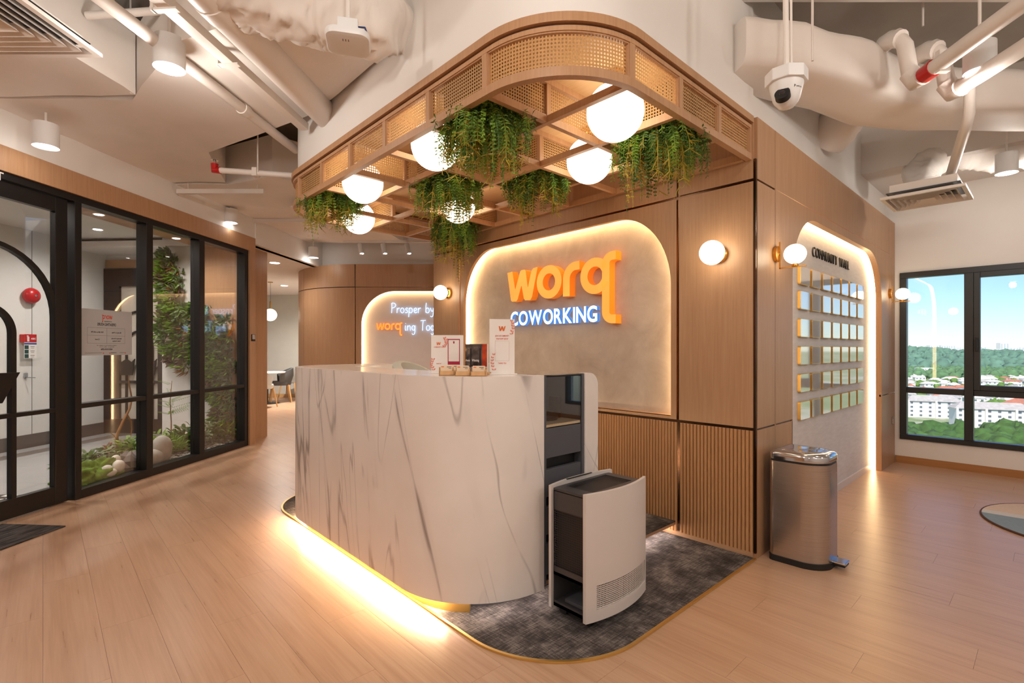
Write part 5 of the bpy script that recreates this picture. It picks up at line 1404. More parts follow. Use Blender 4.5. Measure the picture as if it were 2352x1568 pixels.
dk = cv.ramp(nn_, [(.35, srgb(28, 20, 18)), (.62, srgb(96, 84, 80)), (.75, srgb(200, 170, 120))]); og = cv.ramp(nn_, [(.3, srgb(130, 30, 12)), (.7, srgb(226, 84, 26))])
cv.pbsdf(cv.mixc(cv.ramp(sp.outputs[0], [(.028, (0, 0, 0)), (.034, (1, 1, 1))]), dk, og), .3)
MB().box(-.056, .056, -.0135, -.012, .04, .152).build('cover_picture', cv.m, t)
MB().box(-.056, .056, -.0132, -.012, .012, .04).build('cover_foot', plain('cover_foot', srgb(196, 190, 190), .4), t)
label_text(t, 'Award Winning', .016, (-.054, -.0142, .066), EX, EZ, paper, .0003, wfit=.07, align='LEFT'); label_text(t, '50', .016, (.034, -.0142, .018), EX, EZ, ink, .0003)
bars = MB()
for x in (-.03, .018): bars.box(x, x + .006, -.016, -.0135, .014, .13)
bars.build('stand_bar', black_matt, t)
cb_w = plain('card_box_wood', srgb(214, 168, 118), .5, var=.08, nscale=30)
def card_box(c, yaw, lab, dz=0):
    t = thing('card_box', lab, 'card holder', (0, 0, 0), facing(c, yaw))
    m = MB(); w2, d2, h2 = .036, .03, .022
    m.box(-w2, w2, -d2, -d2 + .004, 0, h2); m.box(-w2, w2, d2 - .004, d2, 0, h2 + .016); m.box(-w2, -w2 + .004, -d2, d2, 0, h2); m.box(w2 - .004, w2, -d2, d2, 0, h2 + .01); m.box(-w2, w2, -d2, d2, 0, .003)
    m.build('box', cb_w, t)
    Mt = Matrix.Translation((0, -.008, .008)) @ Matrix.Rotation(R(-12), 4, 'X')
    cd = MB().box(-.029, .029, -.004, .004, 0, .040, M=Mt).build('cards', plain('card_stock', srgb(238, 214, 184), .6), t)
    m = MB().box(-.025, -.012, -.0048, -.004, .031, .035, M=Mt); m.build('card_mark', ink_orange, cd)
    m = MB().box(.002, .024, -.0048, -.004, .031, .0335, M=Mt).box(.010, .024, -.0048, -.004, .025, .0268, M=Mt); m.build('card_line', ink, cd)
card_box((1.44, 2.02, DT), 8, 'wooden card box with cards, leftmost of the row on the counter')
card_box((1.475, 1.935, DT), 2, 'wooden card box with cards, in the middle of the row')
card_box((1.515, 1.862, DT), -4, 'wooden card box with cards, right of the row, before the dark box')
card_box((1.515, 2.065, DT), 8, 'wooden card box with cards behind the row, before the wide stand')
# chairs behind the desk (only their rounded backs show)
def tub_chair(c, yaw, lab):
    t = thing('tub_chair', lab, 'chair', (0, 0, 0), Matrix.Translation(c) @ Matrix.Rotation(R(yaw), 4, 'Z'))
    vs = []; n = 20
    for k in range(n + 1):
        a = R(-115 + 230 * k / n); edge = abs(k / n - .5) * 2; hgt = 1.05 - .30 * edge ** 2.2
        for rr_, z in ((.27, .48), (.30, .78), (.295, hgt), (.265, hgt + .012), (.235, hgt), (.22, .5)):
            vs.append((rr_ * math.cos(a + math.pi / 2), rr_ * math.sin(a + math.pi / 2), z))
    fs = [(k * 6 + q, k * 6 + q + 1, k * 6 + q + 7, k * 6 + q + 6) for k in range(n) for q in range(5)]
    MB().add(vs, fs).build('backrest', plain('ribbed_shell', srgb(196, 198, 190), .7), t, smooth=True, ang=60)
    MB().lathe([(.02, .43), (.25, .44), (.265, .47), (.25, .50), (.02, .51)], 0, 0, 28).build('seat', fabric_l, t, smooth=True)
    MB().tube([(0, 0, .06), (0, 0, .43)], .025, 10).build('gas_column', black, t)
    for k in range(5): a = R(72 * k); MB().tube([(0, 0, .075), (.24 * math.cos(a), .24 * math.sin(a), .03)], [.022, .014], 6).ball((.24 * math.cos(a), .24 * math.sin(a), .02), .02, 8, 6).build('leg', black, t)
tub_chair((2.05, 3.02, .1), 35, 'pale grey ribbed chair behind the desk, left of the two')
tub_chair((2.20, 2.33, .1), 25, 'pale grey ribbed chair behind the desk, right of the two')

# ------------------------------------------------------------------ small things on the walls
q = PG(577, 775, 6.62); t = thing('door_reader', 'small black panel with white slanting stripes on the wood pilaster', 'access reader', (6.61, -.076, 1.39), GM)
MB().box(6.575, 6.645, -.088, -.0755, 1.345, 1.435).build('plate', black_matt, t, bevel=.002)
for k in range(5): MB().prism([(6.583 + k * .012, 1.37), (6.589 + k * .012, 1.37), (6.586 + k * .012, 1.43), (6.580 + k * .012, 1.43)], .0881, .0887, M=FY).build('stripe', paper, t)
tag(MB().box(6.72, 6.79, CORN - .011, CORN - .0005, .43, .51).box(6.735, 6.775, CORN - .014, CORN - .011, .445, .495).build('wall_socket', chrome, base=(6.75, CORN, .47)), 'small steel wall socket on the oak panel by the window', 'socket')
# exit sign at the left edge and the letter on the door head
q = PG(-40, 342, 3.62); t = thing('exit_sign', 'edge lit exit sign hanging at the left edge over the door', 'sign', q, GM)
MB().box(q.x - .24, q.x + .14, q.y - .006, q.y + .006, q.z - .09, q.z + .085).build('acrylic_panel', plain('clear_acrylic', srgb(200, 236, 226), .1), t)
MB().box(q.x + .138, q.x + .146, q.y - .008, q.y + .008, q.z - .09, q.z + .085).build('lit_edge', glow('exit_edge', (.2, .95, .8), 2.2), t)
MB().box(q.x - .26, q.x + .16, q.y - .02, q.y + .02, q.z + .085, q.z + .13).build('housing', fixture_white, t)
d1 = thing('door_lettering', 'white letter at the left end of the black door head', 'lettering', (3.57, -.058, 2.47), GM)
label_text(d1, 'T', .085, (3.60, -.0585, 2.445), EX, EZ, paper, .001)
# notice on the glass, printed to be read from the lobby
nx0, nx1, nz0, nz1 = 4.262, 4.80, 1.19, 1.592
t = thing('hours_notice', 'white opening hours notice stuck on the glass screen, print mirrored', 'notice', (4.53, 0, 1.4), GM)
MB().box(nx0, nx1, .0045, .0085, nz0, nz1).build('sheet', plain('notice_sheet', srgb(184, 188, 194), .5, var=.01), t)
mid = (nx0 + nx1) / 2 + .0; MX_ = (-1, 0, 0)
def ntext(s, size, x, z, mat_, wfit, off=.0004):
    me = text_mesh(s, size, 0, off); xs_ = [v.co.x for v in me.vertices]; me.transform(Matrix.Diagonal((wfit / max(1e-6, max(xs_) - min(xs_)), 1, 1, 1)))
    place_mesh('lettering', me, mat_, Matrix(((-1, 0, 0, x), (0, 0, -1, .0042), (0, 1, 0, z), (0, 0, 0, 1))), t)
ntext('OPERATING HOURS', .034, mid, 1.452, ink, .19, .001); ntext('COWORKING', .012, mid + .012, 1.487, ink, .08)
Mm = Matrix(((-.105 / 4.25, 0, 0, mid + .055), (0, 0, -.0002, .0042), (0, .034, 0, 1.512), (0, 0, 0, 1)))
for nm, m_, _ in logo_letters(): 
    qb = MB(); qb.v = [tuple(Mm @ Vector(p)) for p in m_.v]; qb.f = m_.f; qb.mi = m_.mi; qb.uv = m_.uv; qb.build(nm, ink_red, t)
lines = MB(); bx_ = (mid - .19, mid + .19); bz = (1.295, 1.432)
for z in (bz[0], (bz[0] + bz[1]) / 2, bz[1]): lines.box(bx_[0], bx_[1], .0038, .0042, z - .001, z + .001)
for x in (bx_[0], mid, bx_[1]): lines.box(x - .001, x + .001, .0038, .0042, bz[0], bz[1])
lines.build('table_lines', ink_grey, t)
ntext('Monday to Friday', .017, mid + .10, 1.388, ink, .10); ntext('9:00 AM to 6:00 PM', .017, mid - .095, 1.388, ink, .12)
ntext('Saturday & Sunday', .016, mid + .10, 1.335, ink, .11); ntext('Public Holidays', .016, mid + .10, 1.312, ink, .085); ntext('Closed', .016, mid - .095, 1.325, ink, .045)
ntext('Looking for assistance? Drop us a message or call', .011, mid, 1.274, ink_grey, .2); ntext('during our office hours', .011, mid, 1.260, ink_grey, .15)
ntext('+6010 818 6704', .02, mid, 1.236, ink, .12, .0008); ntext('WWW.COWORKING.SPACE', .009, mid - .13, 1.208, ink_grey, .17); ntext('COWORKING', .009, mid + .07, 1.208, ink, .06); ntext('COMMUNITY', .009, mid + .16, 1.208, ink_grey, .06)
for x in (mid - .035, mid + .03, mid + .195): MB().tube([(x, .0043, 1.208), (x, .0038, 1.208)], .006, 10).build('icon', ink_red, t)
# lobby wall things
q = PG(63, 679, 6.35); t = thing('fire_bell', 'round red fire alarm bell on the white lobby wall', 'alarm bell', (q.x, LW, q.z), GM)
Mb = Matrix.Translation((q.x, LW, q.z)) @ Matrix.Rotation(R(90), 4, 'X')
MB().lathe([(.07, .0), (.07, .02), (.095, .025), (.1, .045), (.085, .08), (.04, .1), (.02, .104)], 0, 0, 28, M=Mb).build('gong', red, t, smooth=True, ang=50)
MB().lathe([(.018, .103), (.016, .112), (.008, .113)], 0, 0, 14, M=Mb).build('centre_bolt', chrome, t)
q = PG(60, 777, 6.3); t = thing('fire_call_point', 'small red fire call box behind the extinguisher sign', 'call point', (q.x, LW, q.z), GM)
MB().box(q.x - .06, q.x + .06, LW - .05, LW, q.z - .05, q.z + .05).build('box', red, t, bevel=.004); MB().box(q.x - .035, q.x + .045, LW - .052, LW - .05, q.z - .035, q.z + .02).build('window', ink, t)
label_text(t, 'FIRE', .03, (q.x, LW - .0525, q.z + .026), EX, EZ, paper, .0005)
q = PG(75, 795, 6.32); t = thing('extinguisher_sign', 'red and green fire extinguisher instruction sign on the lobby wall', 'sign', (q.x, LW, q.z), GM)
x0 = q.x - .075; x1 = q.x + .075; zt = q.z + .15
MB().box(x0, x1, LW - .054, LW - .0525, zt - .30, zt).build('sheet', paper, t)
MB().box(x0, x1, LW - .0552, LW - .054, zt - .10, zt).build('red_field', red, t); MB().box(x0, x1, LW - .0552, LW - .054, zt - .128, zt - .108).build('blue_field', plain('sign_blue', srgb(34, 70, 150), .5), t)
MB().box(x0 + .035, x0 + .06, LW - .056, LW - .0552, zt - .09, zt - .03).box(x0 + .03, x0 + .05, LW - .056, LW - .0552, zt - .028, zt - .015).build('extinguisher_icon', paper, t)
label_text(t, 'ABC', .03, (x1 - .04, -0 + LW - .056, zt - .065), EX, EZ, paper, .001)
for k in range(3):
    MB().box(x0 + .004, x0 + .052, LW - .0552, LW - .054, zt - .185 - .055 * k, zt - .138 - .055 * k).build('green_square', plain('sign_green', srgb(22, 66, 62), .5), t)
    MB().box(x0 + .075, x0 + .125, LW - .0552, LW - .054, zt - .158 - .055 * k, zt - .150 - .055 * k).box(x0 + .08, x0 + .12, LW - .0552, LW - .054, zt - .176 - .055 * k, zt - .171 - .055 * k).build('print_line', ink_grey, t)
q = PG(72, 862, 6.3); t = thing('door_holder', 'small steel door holder on the lobby wall', 'door holder', (q.x, LW, q.z), GM)
MB().box(q.x - .02, q.x + .02, LW - .02, LW, q.z - .03, q.z + .03).tube([(q.x, LW - .02, q.z - .025), (q.x + .05, LW - .09, q.z - .03)], .006, 6).build('bracket', chrome, t)

# ------------------------------------------------------------------ indoor garden behind the glass
tag(MB().prism([(4.30, .10), (6.66, .10), (6.66, .24), (6.5, .75), (5.6, .95), (5.25, .95), (4.9, .72), (4.45, .32)], .012, .05).build('garden_bed', plain('soil', srgb(92, 86, 80), .95, var=.2, nscale=30, bump=.6), base=(5.4, .5, .012), frame=GM), 'shallow bed of dark soil behind the glass screen', 'planting bed')
def lumps(name, c, sx, sy, sz, mat_, label, cat, seed, wob=.35, seg=28, frame=GM, grp=None):
    rk = wob > .4; seg = 13 if rk else seg
    o = MB().ball(c, 1, seg, seg // 2 + 1, (sx, sy, sz), wob=wob * (1.3 if rk else 1), seed=seed).build(name, mat_, base=(c[0], c[1], c[2] - sz), frame=frame, smooth=not rk, ang=80, bevel=.006 if rk else 0); return tag(o, label, cat, grp)
def moss(name, c, s, label, seed):
    m = MB(); rng = random.Random(seed); m.ball(c, 1, 72, 36, s, wob=.35, seed=seed)
    v2 = []
    for v in m.v:
        v = Vector(v); h = noise.noise(v * 16) * .022 + noise.noise(v * 45) * .012 + noise.noise(v * 110) * .007; d = v - Vector(c); v2.append(tuple(v + d.normalized() * h))
    m.v = v2; return tag(m.build(name, moss_m, base=(c[0], c[1], .05), frame=GM, smooth=True, ang=90), label, 'moss')
def gx(px, y): return (3.98 + y) / (.08 + (1176 - px) / FPX)
def G(px, y, z): return (gx(px, y), y, z)
moss('moss_mound', G(178, .16, .06), (.20, .12, .13), 'green moss mound at the door end of the garden', 3)
moss('moss_mound', G(222, .19, .07), (.26, .13, .15), 'large green moss mound beside the white pebbles', 5)
leaf_o = MB(); leaf(leaf_o, Vector(G(166, .12, .17)), Vector((.7, -.2, .2)).normalized(), Vector((0, -.5, 1)).normalized(), .09, .03); tag(leaf_o.build('dry_leaf', plain('dry_leaf', srgb(152, 84, 50), .7), base=G(166, .12, .16), frame=GM), 'curled brown leaf lying on the moss mound', 'leaf')
for k, (px, y, z, s, lab) in enumerate(((247, .10, .14, (.05, .04, .042), 'small white pebble, leftmost of the four on the moss'), (266, .17, .18, (.05, .04, .06), 'white pebble standing behind the other three on the moss'), (274, .09, .145, (.06, .045, .058), 'round white pebble, rightmost of the four on the moss'), (257, .075, .11, (.055, .035, .035), 'lowest white pebble of the four on the moss'))):
    lumps('pebble', G(px, y, z), *s, stone_w, lab, 'pebble', 20 + k, .08, 18, grp='white pebbles on the moss')
lumps('rock', G(304, .16, .13), .12, .10, .12, rock_m, 'grey angular rock beside the white pebbles', 'rock', 31, .5)
lumps('rock', G(262, .66, .13), .14, .12, .14, rock_m, 'dark rock under the driftwood branch', 'rock', 33, .5)
lumps('stone', G(352, .16, .12), .12, .08, .085, stone_g, 'flat grey egg stone beside the mullion', 'stone', 35, .06)
lumps('stone', G(372, .17, .18), .115, .085, .15, stone_g, 'large upright grey egg stone, biggest in the garden', 'stone', 36, .05)
lumps('stone', G(338, .10, .09), .035, .03, .04, stone_w, 'small white stone at the foot of the mullion', 'stone', 37, .08, 14)
m = MB(); rng = random.Random(4)
for k in range(260):
    x = rng.uniform(4.95, 6.45); y = rng.uniform(.06, .30); s = rng.uniform(.012, .026); m.ball((x, y, .052 + rng.uniform(0, .008)), s, 7, 4, (1.2, .9, .55), seed=k)
gr_ = m.build('river_pebbles', plain('river_pebble', srgb(150, 146, 140), .6, var=.15, nscale=20), base=(5.7, .2, .05), frame=GM, smooth=True); stuff(tag(gr_, 'bed of small grey river pebbles along the glass', 'pebbles'))
DX = gx(262, .62) - 4.74
br = thing('driftwood', 'bare twisted driftwood branch standing on a dark rock', 'branch', (4.78, .6, .2), GM)
def wig(p, q, n, amp, seed):
    rng = random.Random(seed); p, q = Vector(p), Vector(q); return [p.lerp(q, k / n) + Vector((rng.uniform(-amp, amp), rng.uniform(-amp, amp), rng.uniform(-amp, amp) * .4)) * (0 < k < n) for k in range(n + 1)]
MB().tube([(4.74 + DX, .58, .2), (4.70 + DX, .58, .26), (4.70 + DX, .58, .34), (4.78 + DX, .58, .48), (4.86 + DX, .58, .60), (4.89 + DX, .58, .70), (4.86 + DX, .58, .84), (4.84 + DX, .58, .95)], [.02, .018, .016, .013, .011, .009, .007, .004], 7).build('main_stem', branch_m, br, smooth=True)
MB().tube([(4.70 + DX, .58, .26), (4.80 + DX, .56, .24), (4.88 + DX, .55, .24), (4.90 + DX, .54, .12)], [.016, .016, .016, .012], 7).build('root', branch_m, br, smooth=True)
MB().tube([(4.82 + DX, .58, .55), (4.87 + DX, .57, .46), (4.88 + DX, .57, .38), (4.86 + DX, .57, .30)], [.008, .008, .007, .004], 6).build('side_twig', branch_m, br, smooth=True)
MB().tube([(4.69 + DX, .58, .31), (4.64 + DX, .57, .36), (4.60 + DX, .57, .39)], [.006, .004, .002], 5).build('side_twig', branch_m, br, smooth=True)
def bush(name, c, n, L, W, mat_, label, seed, h=.16, spread=.12, rise=.9):
    m = MB(); rng = random.Random(seed)
    for k in range(n):
        a = rng.uniform(0, 6.283); r = spread * math.sqrt(rng.random()); p = Vector((c[0] + r * math.cos(a), c[1] + r * math.sin(a), c[2] + rng.uniform(.1, 1) * h * (1 - .5 * r / spread)))
        d = Vector((math.cos(a) * rng.uniform(.4, 1), math.sin(a) * rng.uniform(.4, 1), rng.uniform(-.2, rise))).normalized(); u = Vector((-d.x * d.z, -d.y * d.z, 1)).normalized()
        l = L * rng.uniform(.7, 1.2); sd = d.cross(u).normalized(); w_ = W * rng.uniform(.8, 1.2)
        m.add([p, p + d * l * .35 + sd * w_, p + d * l * .75 + sd * w_ * .7 + u * l * .02, p + d * l - u * l * .15, p + d * l * .75 - sd * w_ * .7 + u * l * .02, p + d * l * .35 - sd * w_, p + d * l * .5 + u * l * .08], [(0, 1, 6), (1, 2, 6), (2, 3, 6), (3, 4, 6), (4, 5, 6), (5, 0, 6)])
    for k in range(8):
        a = rng.uniform(0, 6.28); m.tube([(c[0], c[1], c[2] - .04), (c[0] + spread * .6 * math.cos(a), c[1] + spread * .6 * math.sin(a), c[2] + h * .7)], .003, 4, cap=False)
    t = thing(name, label, 'plant', (c[0], c[1], .05), GM)
    return stuff(m.build('foliage', mat_, t))
BP = [(186, .40, 150, .085, .026, leaf_dark, 'broad_leaf_plant', 'broad leaved dark plant behind the moss by the door', .24, .17, .9),
 (216, .50, 150, .085, .024, leaf_grey, 'broad_leaf_plant', 'grey green leafy plant in the middle of the first pane', .24, .17, .9),
 (250, .48, 110, .055, .014, plain('red_leaf', srgb(126, 66, 52), .5, var=.3), 'red_leaf_plant', 'reddish leafy plant before the driftwood', .24, .12, .9),
 (290, .42, 170, .09, .024, leaf_mid, 'broad_leaf_plant', 'mid green leafy plant right of the driftwood', .30, .17, .9),
 (318, .40, 130, .09, .022, leaf_dark, 'broad_leaf_plant', 'dark green plant just left of the first mullion', .28, .14, .9),
 (352, .44, 140, .09, .020, leaf_mid, 'broad_leaf_plant', 'bright green leafy plant behind the flat egg stone', .30, .15, .9),
 (392, .34, 150, .13, .008, leaf_mid, 'grass_plant', 'spiky grass plant beside the large egg stone', .18, .12, 1.4),
 (418, .42, 160, .095, .026, leaf_dark, 'broad_leaf_plant', 'dark leafy plant right of the spiky grass', .30, .18, .9),
 (440, .34, 130, .09, .024, leaf_grey, 'broad_leaf_plant', 'grey leafy plant just left of the second mullion', .28, .14, .9),
 (478, .40, 170, .095, .026, leaf_grey, 'broad_leaf_plant', 'striped pale leafy plant at the start of the last pane', .30, .2, .9),
 (518, .30, 180, .095, .020, leaf_mid, 'broad_leaf_plant', 'bright green leafy plant at the far corner of the garden', .30, .18, .9)]
for k, (px, y, n, L_, W_, mt, nm, lab, h_, sp_, ri) in enumerate(BP): bush(nm, G(px, y, .06), n, L_, W_, mt, lab, 51 + k, h_, sp_, ri)
SX = gx(388, .62)
sp_t = thing('sapling', 'thin sapling with a feathery crown behind the garden', 'plant', (SX, .62, .05), GM)
MB().tube([(SX, .62, .05), (SX + .01, .62, .35), (SX - .01, .62, .62), (SX + .02, .62, .86)], [.008, .007, .005, .003], 6).build('stem', branch_m, sp_t)
m = MB(); rng = random.Random(9)
for k in range(16):
    a = rng.uniform(0, 6.28); z0 = rng.uniform(.45, .85); dd_ = Vector((math.cos(a), math.sin(a), .3)).normalized(); p = Vector((SX, .62, z0)); l = rng.uniform(.10, .24)
    for u in range(9):
        q_ = p + dd_ * l * u / 8
        for s in (-1, 1): leaf(m, q_, (dd_ * .6 + Vector((-dd_.y, dd_.x, .2)) * s).normalized(), Vector((0, 0, 1)), .04, .005)
stuff(m.build('foliage', leaf_mid, sp_t))

# green wall on the end of the lobby
gw = thing('green_wall', 'planted green wall of mixed foliage at the far end of the lobby', 'plant wall', (6.7, .6, 1.3), GM)
swath = [(1.12, 2.45, .10), (1.10, 2.28, .14), (1.08, 2.08, .18), (1.02, 1.88, .22), (1.08, 1.66, .20), (1.08, 1.44, .22), (.92, 1.62, .22), (.86, 1.36, .24), (.98, 1.22, .18), (.70, 1.68, .18), (.66, 1.42, .26), (.72, 1.16, .26), (.5, 1.5, .22), (.48, 1.24, .26), (.55, .98, .26), (.36, 1.36, .16), (.36, 1.05, .20), (.42, .78, .24), (.34, .60, .18), (.33, .40, .16), (.32, .22, .12)]
groups_ = [('grey_foliage', leaf_grey, .10, .032), ('fern_foliage', leaf_mid, .15, .011), ('dark_foliage', leaf_dark, .11, .026), ('purple_foliage', leaf_purple, .13, .034), ('amber_foliage', plain('amber_leaf', srgb(160, 110, 44), .5, var=.3), .12, .010)]
mbs = [MB() for _ in groups_]; rng = random.Random(77)
for (y, z, r) in swath:
    for c in range(12):
        g_ = rng.choices(range(5), [3, 4, 3, 1, 1])[0]; nm, mt, L_, W_ = groups_[g_]
        cy_, cz = y + rng.uniform(-r, r) * .75, z + rng.uniform(-r, r) * .75
        if cy_ < .2: cy_ = .2
        for k in range(26):
            a = rng.uniform(0, 6.28); b = rng.uniform(.15, 1.2); d = Vector((-math.cos(b) * .9, math.cos(a) * math.sin(b), math.sin(a) * math.sin(b) - .15)).normalized(); u = d.cross(Vector((0, -d.z, d.y))).normalized() if abs(d.x) < .99 else Vector((0, 0, 1))
            p = Vector((6.69 - rng.uniform(0, .09), cy_ + rng.uniform(-.05, .05), cz + rng.uniform(-.05, .05))); leaf(mbs[g_], p, d, u, L_ * rng.uniform(.7, 1.2), W_)
for mb_, (nm, mt, _, _) in zip(mbs, groups_): stuff(mb_.build(nm, mt, gw))

# ------------------------------------------------------------------ door mat, round rug
mt_m = NM('mat_pile'); f = mt_m.noise(mt_m.coords('Object', (2.5, 26, 1), (0, 0, R(28))), 2.4, 4, .6, .6); mt_m.pbsdf(mt_m.ramp(f, [(.42, srgb(30, 26, 26)), (.62, srgb(92, 84, 82))]), .95, bump=f, bs=.5)
tag(MB().box(2.2, 3.60, -.565, -.08, .0005, .009).build('door_mat', mt_m.m, base=(2.9, -.3, .0005), frame=GM, bevel=.003), 'dark streaked mat on the floor before the entrance door', 'mat')
rc_ = CM @ Vector((4.02, 3.42, 0)); t = thing('round_rug', 'round rug in beige and blue grey bands at the right edge of the floor', 'rug', rc_)
circ = [(rc_.x + .62 * math.cos(R(5 * k)), rc_.y + .62 * math.sin(R(5 * k))) for k in range(72)]
dv = (CM.to_3x3() @ Vector((0, 1, 0))); dv = Vector((1, .05, 0)).normalized(); o_ = dv.dot(Vector(rc_))
for nm, lo_, hi_, cl_ in (('beige_band', o_ + .08, 9e3, srgb(214, 190, 170)), ('pale_band', o_ - .03, o_ + .08, srgb(206, 202, 198)), ('blue_band', -9e3, o_ - .03, srgb(132, 150, 160))):
    q_ = clip(clip(circ, dv.x, dv.y, hi_), -dv.x, -dv.y, -lo_)
    if len(q_) > 2: MB().prism(q_, .0005, .012).build(nm, plain(nm, cl_, .95, var=.05, nscale=40), t)
MB().tube([(p[0], p[1], .006) for p in circ], .008, 6, closed=True).build('bound_edge', plain('rug_edge', srgb(84, 52, 38), .8), t)

# ------------------------------------------------------------------ pantry furniture
def P0(x, D, z=0): return Vector(((x - 1176) / FPX * D, D, z))
c = P0(612, 11.5); t = thing('pantry_table', 'round pedestal table with pale top in the pantry', 'table', c, CM)
MB().lathe([(.40, .69), (.41, .70), (.41, .715), (.40, .72)], c.x, c.y, 36).build('tabletop', paper, t, smooth=True, ang=40)
MB().tube([(c.x, c.y, .02), (c.x, c.y, .69)], .04, 14).build('column', black, t, smooth=True); MB().lathe([(.27, 0), (.27, .012), (.05, .03)], c.x, c.y, 28).build('foot', black, t, smooth=True)
def dining_chair(x, D, yaw, fab, lab):
    c = P0(x, D); F = CM @ Matrix.Translation(c) @ Matrix.Rotation(R(yaw), 4, 'Z'); t = thing('dining_chair', lab, 'chair', (0, 0, 0), F)
    m = loft([([(.23 * math.cos(R(15 * k)), .22 * math.sin(R(15 * k))) for k in range(24)], .40), ([(.25 * math.cos(R(15 * k)), .24 * math.sin(R(15 * k))) for k in range(24)], .44), ([(.24 * math.cos(R(15 * k)), .23 * math.sin(R(15 * k))) for k in range(24)], .49)]); m.build('seat', fab, t, smooth=True, ang=60)
    vs = []
    for k in range(17):
        a = R(-10 + 200 * k / 16); e = abs(k / 16 - .5) * 2
        for r_, z in ((.235, .46), (.285, .62), (.28, .80 - .16 * e ** 2), (.245, .80 - .16 * e ** 2), (.215, .48)): vs.append((r_ * math.cos(a), r_ * math.sin(a), z))
    MB().add(vs, [(k * 5 + q, k * 5 + q + 1, k * 5 + q + 6, k * 5 + q + 5) for k in range(16) for q in range(4)]).build('backrest', fab, t, smooth=True, ang=70)
    for sx_ in (-1, 1):
        for sy_ in (-1, 1): MB().tube([(.16 * sx_, .16 * sy_, .41), (.22 * sx_, .22 * sy_, 0)], [.02, .012], 8).build('leg', leg_wood, t, smooth=True)
dining_chair(644, 11.75, -60, fabric_d, 'charcoal upholstered chair behind the pantry table')
dining_chair(600, 10.7, 160, fabric_l, 'pale grey upholstered chair before the pantry table')
dining_chair(668, 12.5, -90, plain('grey_fabric', srgb(150, 148, 142), .95), 'grey upholstered chair against the pantry wall')
q = P(621, 723, 10.4); t = thing('pantry_pendant', 'white globe pendant lamp in the pantry', 'lamp', q, CM)
MB().ball(q, .125, 28, 16).build('opal_globe', globe_m, t, smooth=True); MB().tube([q + Vector((0, 0, .12)), q + Vector((0, 0, .28))], .014, 10).build('brass_stem', brass, t, smooth=True)
MB().tube([q + Vector((0, 0, .28)), (q.x, q.y, 2.62)], .003, 5).build('cord', black, t); MB().lathe([(.05, 2.605), (.05, 2.62)], q.x, q.y, 20).build('ceiling_rose', brass, t)

# ------------------------------------------------------------------ the town outside, far below
GZ = -51.0
tn = NM('town_ground'); n_ = tn.noise(tn.coords(), .012, 6, .65); n2 = tn.noise(tn.coords(), .06, 3)
tn.pbsdf(tn.ramp(tn.math('ADD', tn.math('MULTIPLY', n_, .7), tn.math('MULTIPLY', n2, .3)), [(.35, srgb(92, 118, 66)), (.5, srgb(128, 142, 92)), (.62, srgb(186, 178, 164))]), .9)
def hill(D, x):
    k = max(0, min(1, (D - 950) / 1000)); return GZ + k * k * (3 - 2 * k) * (25 + 13 * math.exp(-((x / D - .80) / .06) ** 2) + 5 * noise.noise(Vector((x / 420, D / 700, 3)))) + 4 * k * noise.noise(Vector((x / 90, D / 200, 7)))
m = MB(); gx = [(-1000 + 90 * i) for i in range(62)]; gy = [60 + 75 * j for j in range(50)]
vs = [(x, y, hill(y, x)) for y in gy for x in gx]; nx_ = len(gx)
m.add(vs, [(j * nx_ + i, j * nx_ + i + 1, (j + 1) * nx_ + i + 1, (j + 1) * nx_ + i) for j in range(len(gy) - 1) for i in range(nx_ - 1)])
structure(m.build('ground', tn.m, frame=CM, smooth=True))
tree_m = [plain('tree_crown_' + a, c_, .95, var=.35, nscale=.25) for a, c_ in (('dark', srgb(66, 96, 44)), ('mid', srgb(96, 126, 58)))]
haze_m = plain('haze_tinted_tree', srgb(96, 128, 108), .95, var=.2, nscale=.05)  # distance haze painted into the crown colour as a pale bluish green
def blobs(name, n, D0, D1, s0, s1, mat_, label, seed, q=6, keep=None):
    m = MB(); rng = random.Random(seed)
    for k in range(n):
        D = math.sqrt(rng.uniform(D0 * D0, D1 * D1)); x = D * rng.uniform(.62, 1.25)
        if keep and not keep(x, D): continue
        s = rng.uniform(s0, s1); z = hill(D, x)
        m.ball((x, D, z + s * .5), s, 7, 5, (1, 1, rng.uniform(.7, 1.1)), wob=.6, seed=k)
    o = m.build(name, mat_, frame=CM, base=(D0, D0, GZ), smooth=True, ang=90); return stuff(tag(o, label, 'trees'))
blobs('woodland', 1500, 1080, 2050, 9, 17, haze_m, 'haze tinted green woodland on the far hill', 1)
blobs('woodland', 700, 860, 1120, 6, 10, plain('haze_tinted_belt', srgb(92, 124, 84), .95, var=.25, nscale=.1), 'belt of trees between the houses and the far hill', 2)  # some distance haze mixed into this belt's green as well
blobs('street_trees', 330, 380, 850, 2.2, 5, tree_m[1], 'street trees scattered among the houses', 3)
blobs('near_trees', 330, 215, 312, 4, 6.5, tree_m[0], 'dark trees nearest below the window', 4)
def house_mesh(w_, d, h, rh, mats, nm):
    m = MB(); m.box(-w_ / 2, w_ / 2, -d / 2, d / 2, -2, h, mi=0)
    e = .6; m.add([(-w_ / 2 - e, -d / 2 - e, h), (w_ / 2 + e, -d / 2 - e, h), (w_ / 2 + e, d / 2 + e, h), (-w_ / 2 - e, d / 2 + e, h), (-w_ / 2 + d * .3, 0, h + rh), (w_ / 2 - d * .3, 0, h + rh)], [(0, 1, 5, 4), (1, 2, 5), (2, 3, 4, 5), (3, 0, 4), (3, 2, 1, 0)], mi=1)
    for k in range(3): m.box(-w_ / 2 + (k + .3) * w_ / 3, -w_ / 2 + (k + .7) * w_ / 3, -d / 2 - .06, -d / 2, h * .5, h * .8, mi=2)
    return m
